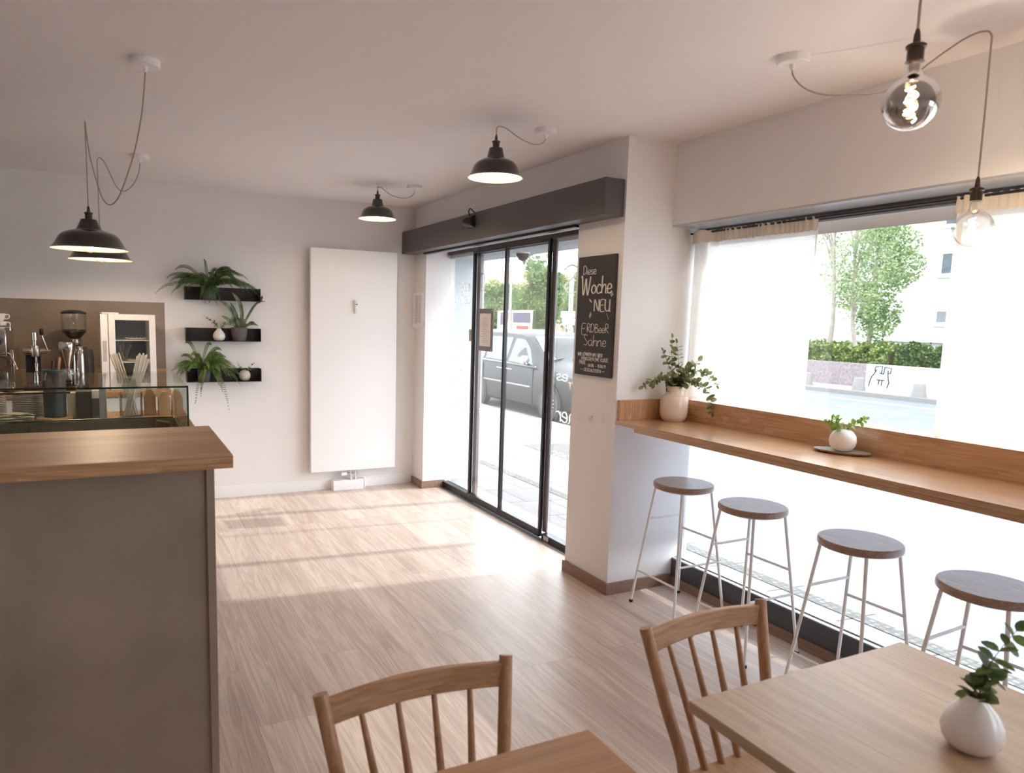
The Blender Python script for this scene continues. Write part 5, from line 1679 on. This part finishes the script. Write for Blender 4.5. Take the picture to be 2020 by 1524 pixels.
def leaves(mb, n, fn, size, rnd):
    for _ in range(n):
        p = fn()
        d = Vector((rnd.uniform(-1, 1), rnd.uniform(-1, 1), rnd.uniform(-1, .6))).normalized()
        nn = d.orthogonal()
        s = size * rnd.uniform(.6, 1.3)
        sd = d.cross(nn) * (s * .42)
        p = Vector(p)
        mb.add([p, p + d * s * .5 + sd, p + d * s, p + d * s * .5 - sd], [(0, 1, 2, 3)])


def hedge(label, x0, x1, y0, y1, z0, z1, n, seed, mat, ragged=.05):
    rnd_ = random.Random(seed)
    t_ = thing('hedge', label, 'hedge', ((x0 + x1) / 2, (y0 + y1) / 2, z0))
    m_ = MB()

    def fn():
        k = rnd_.random()
        yy = rnd_.uniform(y0, y1)
        top = z1 + ragged * math.sin(yy * 5 + seed) + ragged * .6 * math.sin(yy * 13)
        if k < .55:
            return (x0 + rnd_.uniform(-.03, .06), yy, rnd_.uniform(z0 + .08, top))
        return (rnd_.uniform(x0, x1), yy, top + rnd_.uniform(-.08, .05))
    leaves(m_, n, fn, .085, rnd_)
    m_.build('foliage', mat, t_, smooth=False)
    m_ = MB(); m_.box(x0 + .06, x1 - .05, y0, y1, z0, z1 - .1); m_.build('twig_core', plain('hedge_twigs', srgb(70, 66, 46), .95, bump=.5), t_)


hedge('trimmed green hedge on the rough wall across the road', 19.42, 20.1, 8.0, 16, .44, 1.02, 9000, 1, HEDGE)
hedge('thin darker hedge above the white wall across the road', 19.42, 20.0, 1.5, 7.8, .44, 1.1, 7000, 2, HEDGE_D, .09)
hedge('second low hedge behind the trimmed one, below the apartment block', 21.5, 22.4, 8.4, 18, .43, 1.12, 5500, 3, HEDGE)


def tree(label, x, y, z, h, cr, n, seed, mat, group, trunk_r=.1, lean=(0, 0), blobs=9, leaf=.14, bottom=.35, name='street_tree', bend=None):
    rnd_ = random.Random(seed)
    t_ = thing(name, label, 'tree', (x, y, z), group)
    m_ = MB()
    top = Vector((x + lean[0], y + lean[1], z + h * .72))
    mid = Vector((x + lean[0] * .4 + rnd_.uniform(-.1, .1), y + lean[1] * .4, z + h * .35))
    if bend:
        mid = Vector((x + bend[0], y + bend[1], z + bend[2]))
    m_.tube(spline([(x, y, z - .1), mid, top], 5), [trunk_r * (1 - .07 * i) for i in range(11)], 10)
    cs = []
    for k in range(blobs):
        a = rnd_.uniform(0, 6.28)
        zz = bottom + (1 - bottom) * (k + .5) / blobs
        rr = cr * (1.05 - abs(zz - .62) * 1.1) * rnd_.uniform(.25, .75)
        c_ = Vector((x + lean[0] * zz + rr * math.cos(a), y + lean[1] * zz + rr * math.sin(a), z + h * zz))
        cs.append((c_, cr * rnd_.uniform(.38, .6) * (1.15 - .35 * zz)))
        st_ = mid.lerp(top, max(0, min(1, (zz - .3) * 1.3)))
        m_.tube(spline([st_, st_.lerp(c_, .5) + Vector((0, 0, .1)), c_], 4), [trunk_r * .38 * (1 - .09 * i) for i in range(9)], 6)
    m_.build('trunk', BARK, t_)
    l_ = MB()

    def fn():
        c_, r_ = rnd_.choice(cs)
        v = Vector((rnd_.gauss(0, 1), rnd_.gauss(0, 1), rnd_.gauss(0, 1)))
        v.normalize()
        return c_ + v * r_ * rnd_.random() ** .33 + Vector((0, 0, -.15 * r_))
    leaves(l_, n, fn, leaf, rnd_)
    l_.build('crown', mat, t_, smooth=False)
    return t_


GT = 'trees across the street'
tree('slim birch leaning over the trimmed hedge across the road', 20.9, 9.75, .42, 8.5, 1.4, 9500, 41, BIRCH, GT, .1, (-.1, .8), 16, .06, .26, bend=(-.05, .62, 1.35))
tree('pale twisted tree beside the left curtain edge across the road', 21.4, 11.9, .42, 8.0, 1.3, 1700, 42, BIRCH, GT, .13, (.2, .2), 9, .07, .4, bend=(.0, -.3, 1.5))
tree('dense green tree at the corner of the white apartment block', 23.2, 11.3, .42, 6.8, 1.5, 9000, 43, TREE, GT, .1, (0, 0), 13, .09, .2)
GV = 'trees behind the parked van'
for i, (x, y, h, cr, n, lb) in enumerate((
        (22.5, 40.0, 3.6, 2.3, 14000, 'round tree behind the van, left of the middle door bar'),
        (22.5, 33.6, 4.5, 2.2, 19000, 'tallest leafy tree behind the van, beside the right door bar'),
        (22.5, 28.2, 3.9, 2.1, 14000, 'leafy tree seen through the right side pane of the door'),
        (27, 44.5, 3.6, 2.6, 9000, 'farther low tree between the two trees behind the van'))):
    tree(lb, x, y, .42, h, cr, n, 60 + i, TREE, GV, .2, (0, 0), 16, .125, .3)
# a few leaves hanging in at the top of the door view
t = thing('kerbside_tree', 'kerb tree of which only a leafy twig hangs into the door view', 'tree', (4.0, 14.2, pz(4.0)))
rnd = random.Random(4)
mb = MB()
P = spline([(6.4, 11.9, 4.1), (7.2, 11.2, 3.75), (7.5, 10.9, 3.5), (7.5, 10.4, 3.32), (7.55, 10.2, 3.1)], 8)
mb.tube(spline([(4.0, 14.2, pz(4.0)), (4.0, 14.2, 2.0), (4.1, 14.1, 4.0), (4.5, 13.6, 5.2)], 5), [.14 - .005 * i for i in range(16)], 10)
mb.tube(spline([(4.1, 14.1, 3.7), (5.2, 13.0, 4.3), (6.4, 11.9, 4.1)], 6), .04, 8)
mb.tube(P, .012, 6); mb.build('trunk', BARK, t)
mb = MB()
leaves(mb, 170, lambda: P[rnd.randrange(8, len(P))] + Vector((rnd.uniform(-.2, .2), rnd.uniform(-.35, .35), rnd.uniform(-.16, .16))), .13, rnd)
leaves(mb, 1500, lambda: Vector((4.3 + rnd.gauss(0, .8), 14 + rnd.gauss(0, .8), 5.6 + rnd.gauss(0, .6))), .14, rnd)
mb.build('leaves', TREE, t, smooth=False)

# ---------------------------------------------------------------- apartment block
FAC = plain('white_render', srgb(204, 201, 198), .9, bump=.05, var=.02, vscale=1)
BX = 26.0
bld = thing('apartment_block', 'white rendered apartment block across the road, three windows in view', 'building', (32, 5, .4))
mb = MB(); mb.box(BX, 40, -9, 13.25, 1.2, 15); mb.build('wall', FAC, bld, smooth=False)
mb = MB(); mb.box(BX + .12, 39.9, -8.9, 13.15, .3, 1.2); mb.build('plinth', plain('grey_plinth', srgb(150, 152, 160), .8), bld, smooth=False)
mb = MB(); mb.tube([(BX - .05, 13.18, .5), (BX - .05, 13.18, 15)], .05, 8); mb.build('downpipe', M['alu'], bld)
WFR = plain('white_window_frame', srgb(226, 226, 228), .4)
for zb in (1.90, 3.76, 5.62, 7.5):
    for yb in (9.5, 5.0, .5):
        f_ = MB()
        h_ = .93
        for y0, y1, z0, z1 in ((yb, yb + 1.15, zb, zb + .09), (yb, yb + 1.15, zb + h_ - .09, zb + h_), (yb, yb + .09, zb + .09, zb + h_ - .09), (yb + 1.06, yb + 1.15, zb + .09, zb + h_ - .09), (yb + .52, yb + .6, zb + .09, zb + h_ - .09)):
            f_.box(BX - .04, BX - .0005, y0, y1, z0, z1)
        w_ = f_.build('window', WFR, bld)
        m_ = MB(); m_.box(BX - .012, BX - .002, yb + .08, yb + 1.07, zb + .08, zb + h_ - .08); m_.build('window_pane', plain('dark_window_glass', srgb(84, 90, 98), .1), w_)
        m_ = MB(); m_.box(BX - .14, BX - .0005, yb - .06, yb + 1.21, zb - .065, zb - .001); m_.build('window_sill', WFR, w_)
        if zb in (1.90, 5.62):
            m_ = MB(); m_.box(BX - .022, BX - .013, yb + .09, yb + 1.06, zb + h_ * .55, zb + h_ - .09); m_.build('roller_shutter', plain('pale_shutter', srgb(196, 196, 198), .5), w_)
b2 = thing('far_apartment_block', 'pale apartment block glimpsed behind the birch trees', 'building', (44, 27, .4))
mb = MB(); mb.box(40, 52, 17, 40, .4, 13); mb.build('wall', FAC, b2, smooth=False)
for zb in (2.4, 5.2, 8.0):
    for yb in (18.5, 22.5, 26.5, 31):
        m_ = MB(); m_.box(39.96, 40.0, yb, yb + 1.5, zb, zb + 1.3); m_.build('window', plain('grey_window', srgb(150, 154, 162), .3), b2)
b3 = thing('red_roof_house', 'house with red tiled roof behind the trees past the van', 'building', (26, 45, GR))
mb = MB(); mb.box(12, 40, 42, 54, GR, 3.2); mb.build('wall', plain('salmon_render', srgb(206, 176, 160), .9), b3, smooth=False)
mb = MB(); mb.prism([(41.2, 3.1), (54.8, 3.1), (48, 5.9)], lambda a, b_, d: (d, a, b_), 11.5, 40.5); mb.build('roof', plain('red_roof_tiles', srgb(190, 122, 100), .85, bump=.2, var=.1, vscale=3), b3, smooth=False)

# ---------------------------------------------------------------- billboard, posts
t = thing('billboard', 'advertising billboard with dark and red poster behind the van', 'billboard', (20, 33.2, .42))
mb = MB(); mb.box(20.0, 20.2, 30.9, 35.4, .75, 2.3); mb.build('frame', M['steel'], t, bevel=.01)
pm = [plain('poster_white', srgb(226, 226, 232), .6), plain('poster_dark', srgb(74, 72, 88), .6), plain('poster_red', srgb(196, 66, 58), .6), plain('poster_gold', srgb(206, 176, 96), .6), plain('poster_brown', srgb(160, 108, 92), .6)]
mb = MB()


def pb(k, a0, a1, z0, z1, off):
    # a from the left edge of the poster as seen from the shop
    mb.cur = k
    mb.box(20.0 - off, 19.999, 35.3 - a1, 35.3 - a0, .80 + z0, .80 + z1)


pb(0, 0, 4.3, 0, 1.42, .012)
pb(1, .35, .95, .55, 1.38, .018); pb(1, 2.0, 4.2, .72, 1.36, .018); pb(1, .2, 4.2, .03, .2, .018)
pb(2, 2.5, 4.0, .25, .55, .02); pb(3, .2, 2.3, .2, .26, .02); pb(4, .95, 1.9, .72, 1.38, .018)
mb.build('poster', pm, t)
for y_ in (31.4, 34.9):
    mb = MB(); mb.box(20.04, 20.14, y_ - .06, y_ + .06, .42, .76); mb.build('post', M['steel'], t)

LX, LY = 18.0, 30.1
t = thing('street_lamp', 'slim pale double armed street lamp behind the van', 'street lamp', (LX, LY, -.2))
mb = MB(); mb.tube([(LX, LY, -.2), (LX, LY, 5.1)], [.12, .06], 12); mb.build('mast', M['steel'], t)
for sg in (-1, 1):
    mb = MB(); mb.tube(spline([(LX, LY, 5.05), (LX + sg * .2, LY - sg * .3, 5.12), (LX + sg * .35, LY - sg * .6, 5.2)]), .035, 8); mb.build('arm', M['steel'], t)
    mb = MB(); mb.bar((LX + sg * .3, LY - sg * .5, 5.2), (LX + sg * .55, LY - sg * 1.0, 5.3), .18, .08); mb.build('lamp_head', M['steel'], t, bevel=.02)

t = thing('street_name_post', 'pale street post with two white name plates behind the van', 'sign post', (18.2, 24.2, -.2))
mb = MB(); mb.tube([(18.2, 24.2, -.2), (18.2, 24.2, 6.2)], .11, 14); mb.build('post', plain('pale_post_paint', srgb(196, 192, 194), .6), t)
for y0, z_ in ((24.85, 1.86), (24.7, 1.50)):
    mb = MB(); mb.box(18.05, 18.08, y0 - 1.35, y0, z_, z_ + .32); mb.build('name_plate', M['paper'], t, bevel=.005)

# ---------------------------------------------------------------- parked van
# ---------------------------------------------------------------- parked van
PAINT = plain('black_car_paint', srgb(14, 15, 17), .35, .0)
VGL = plain('tinted_car_glass', srgb(92, 98, 100), .06, .1)
van = thing('parked_van', 'black minivan with chrome trim parked at the kerb outside the door', 'car', (6.0, 7.4, GR))
VX0, VX1, NOSE = 5.02, 6.98, 4.35
XM = (VX0 + VX1) / 2
st_ = []  # y from nose, z bottom, z belt (shoulder), z roof, half widths: sill, shoulder, roof
for dy, zb, zs, zr, wb, ws, wr in ((0, .40, .62, .64, .62, .66, .60), (.06, .26, .70, .80, .78, .80, .70), (.25, .22, .80, .92, .90, .91, .78), (.6, .2, .90, 1.00, .96, .965, .80), (1.1, .2, .97, 1.09, .98, .98, .84), (1.38, .2, 1.0, 1.17, .98, .98, .84),
                                   (1.75, .2, 1.02, 1.42, .98, .98, .78), (2.15, .2, 1.03, 1.66, .98, .98, .74), (2.5, .2, 1.04, 1.73, .98, .98, .73), (3.4, .2, 1.06, 1.76, .98, .98, .73), (4.4, .2, 1.08, 1.74, .98, .98, .73), (4.9, .24, 1.10, 1.68, .95, .96, .72), (5.1, .30, 1.10, 1.5, .9, .92, .70), (5.16, .4, 1.08, 1.2, .8, .85, .66)):
    st_.append((NOSE + dy, GR + zb, GR + zs, GR + zr, wb, ws, wr))
mb = MB()
rows = []
for y_, zb, zs, zr, wb, ws, wr in st_:
    zm = zb + (zs - zb) * .5
    half = [(wb * .9, zb), (wb, zb + .06), (ws + .012, zm), (ws, zs - .02), (ws - .02, zs), (ws + (wr - ws) * .5 - .0, zs + (zr - zs) * .5), (wr + .03, zr - .05), (wr - .05, zr - .005), (wr * .5, zr + .025)]
    ring = [(XM - a, y_, z) for a, z in half] + [(XM + a, y_, z) for a, z in reversed(half)]
    rows.append(ring)
n_ = len(rows[0])
vs_ = [p for r in rows for p in r]
fs = []
for i in range(len(rows) - 1):
    for j in range(n_):
        a, b_ = i * n_ + j, i * n_ + (j + 1) % n_
        fs.append((a, b_, b_ + n_, a + n_))
fs.append(tuple(range(n_ - 1, -1, -1))); fs.append(tuple(range((len(rows) - 1) * n_, len(rows) * n_)))
mb.add(vs_, fs)
mb.build('body', PAINT, van, angle=35)


def vside(y, z):
    """x on the street-facing flank of the greenhouse at height z"""
    for i in range(len(st_) - 1):
        if st_[i][0] <= NOSE + y <= st_[i + 1][0]:
            k = (NOSE + y - st_[i][0]) / (st_[i + 1][0] - st_[i][0])
            L_ = [st_[i][q] + (st_[i + 1][q] - st_[i][q]) * k for q in range(7)]
            zs, zr, ws, wr = L_[2], L_[3], L_[5], L_[6]
            t_ = max(0, min(1, (z - zs) / max(.01, zr - .05 - zs)))
            return XM - (ws - .02 + (wr + .03 - ws + .02) * t_)
    return VX0


def sidewin(name, pts, mat, off=.008):
    m_ = MB()
    P_ = [(vside(y, GR + z) - off, NOSE + y, GR + z) for y, z in pts]
    m_.add(P_ + [(x + .006, y, z) for x, y, z in P_], [tuple(range(len(P_))), tuple(range(2 * len(P_) - 1, len(P_) - 1, -1))] + [(i, (i + 1) % len(P_), len(P_) + (i + 1) % len(P_), len(P_) + i) for i in range(len(P_))])
    return m_.build(name, mat, van, smooth=False)


sidewin('side_window', [(1.72, 1.08), (2.72, 1.10), (2.66, 1.60), (2.28, 1.58), (2.0, 1.40)], VGL)
sidewin('side_window', [(2.84, 1.10), (3.80, 1.12), (3.76, 1.62), (2.80, 1.61)], VGL)
sidewin('side_window', [(3.9, 1.12), (4.8, 1.14), (4.72, 1.58), (3.87, 1.62)], VGL)
m_ = MB()
wp = []
for k, (dy, z) in enumerate(((1.42, 1.19), (2.12, 1.65))):
    hw = .76 if k == 0 else .66
    wp += [(XM - hw, NOSE + dy - .012, GR + z + .012), (XM + hw, NOSE + dy - .012, GR + z + .012)]
m_.add(wp, [(0, 1, 3, 2)]); m_.build('windscreen', plain('windscreen_glare', srgb(200, 206, 210), .05), van, smooth=False)  # near-white colour stands in for blown-out daylight on the windscreen
CHM = M['chrome']
m_ = MB(); m_.tube([(VX0 - .012, NOSE + y, GR + 1.03 + .012 * y) for y in (1.5, 2.5, 3.5, 4.7)], .014, 6); m_.build('belt_trim', CHM, van)
m_ = MB(); m_.box(VX0 - .018, VX0 - .002, NOSE + 1.72, NOSE + 2.72, GR + .615, GR + .645); m_.box(VX0 - .018, VX0 - .002, NOSE + 2.8, NOSE + 3.8, GR + .625, GR + .655); m_.build('side_moulding', CHM, van)
for y_ in (2.52, 2.95):
    m_ = MB(); m_.tube(spline([(VX0 - .006, NOSE + y_, GR + .93), (VX0 - .035, NOSE + y_ + .03, GR + .935), (VX0 - .035, NOSE + y_ + .17, GR + .94), (VX0 - .006, NOSE + y_ + .2, GR + .94)]), .016, 8); m_.build('door_handle', CHM, van)
m_ = MB()
for y_ in (1.62, 2.77, 3.85):
    m_.box(VX0 - .0165, VX0 + .01, NOSE + y_, NOSE + y_ + .008, GR + .28, GR + 1.0)
m_.build('door_seam', M['rubber'], van)
m_ = MB(); m_.lathe([(.001, -.09), (.07, -.08), (.10, -.02), (.10, .05), (.06, .09), (.001, .1)], (VX0 - .13, NOSE + 1.78, GR + 1.17), 16, sx=1.1, sy=.6, close=True); m_.build('wing_mirror', plain('mirror_chrome', srgb(225, 222, 222), .15, .9), van)
m_ = MB(); m_.bar((VX0 - .08, NOSE + 1.8, GR + 1.10), (VX0 + .02, NOSE + 1.84, GR + 1.07), .05, .04); m_.build('mirror_arm', M['black'], van)
for y_ in (.98, 4.06):
    m_ = MB(); m_.tube([(VX0 + .02, NOSE + y_, GR + .36), (VX0 - .016, NOSE + y_, GR + .36)], .415, 36); m_.build('wheel_arch', M['rubber'], van)
    w_ = MB(); w_.lathe([(.21, -.1), (.325, -.1), (.34, -.08), (.34, .07), (.325, .10), (.22, .105), (.215, .08)], mat=Matrix.Translation((VX0 + .075, NOSE + y_, GR + .34)) @ Matrix.Rotation(-PI / 2, 4, 'Y'), n=40)
    wh = w_.build('wheel', plain('tyre_rubber', srgb(70, 68, 70), .8), van)
    r_ = MB()
    mt = Matrix.Translation((VX0 - .012, NOSE + y_, GR + .34)) @ Matrix.Rotation(-PI / 2, 4, 'Y')
    for k in range(18):
        a = 2 * PI * k / 18
        r_.bar(mt @ Vector((.04 * math.cos(a), .04 * math.sin(a), .006)), mt @ Vector((.205 * math.cos(a), .205 * math.sin(a), .004)), .02, .026, (1, 0, 0))
    r_.lathe([(.20, -.02), (.222, -.01), (.222, .012), (.205, .008)], mat=mt, n=36, close=True)
    r_.lathe([(.05, 0), (.05, .014), (.03, .02)], mat=mt, n=20)
    r_.build('alloy_rim', CHM, wh)
    r_ = MB(); r_.lathe([(.205, -.03), (.205, -.026)], mat=mt, n=30); r_.build('rim_back', M['black'], wh)
m_ = MB(); m_.grid(6, 6, lambda u, v: (XM - .93 + .02 * (u > .5) + .02 + .22 * u * u, NOSE + .32 - .30 * u, GR + .62 + .22 * v)); m_.build('headlamp', plain('clear_headlamp', srgb(225, 228, 232), .05), van)
m_ = MB(); m_.grid(2, 4, lambda u, v: (XM - .925 - .004, NOSE + .46 - .12 * u, GR + .64 + .2 * v)); m_.build('turn_lamp', plain('amber_lens', srgb(232, 150, 96), .2), van)
m_ = MB(); m_.box(XM - .62, XM + .62, NOSE - .015, NOSE + .05, GR + .44, GR + .6); m_.build('grille', CHM, van, bevel=.01)
m_ = MB()
for k in range(3):
    m_.tube([(XM - .65 + k * .45, NOSE + 1.36, GR + 1.20), (XM - .3 + k * .42, NOSE + 1.46, GR + 1.235)], .012, 6)
m_.build('wiper', M['black'], van)
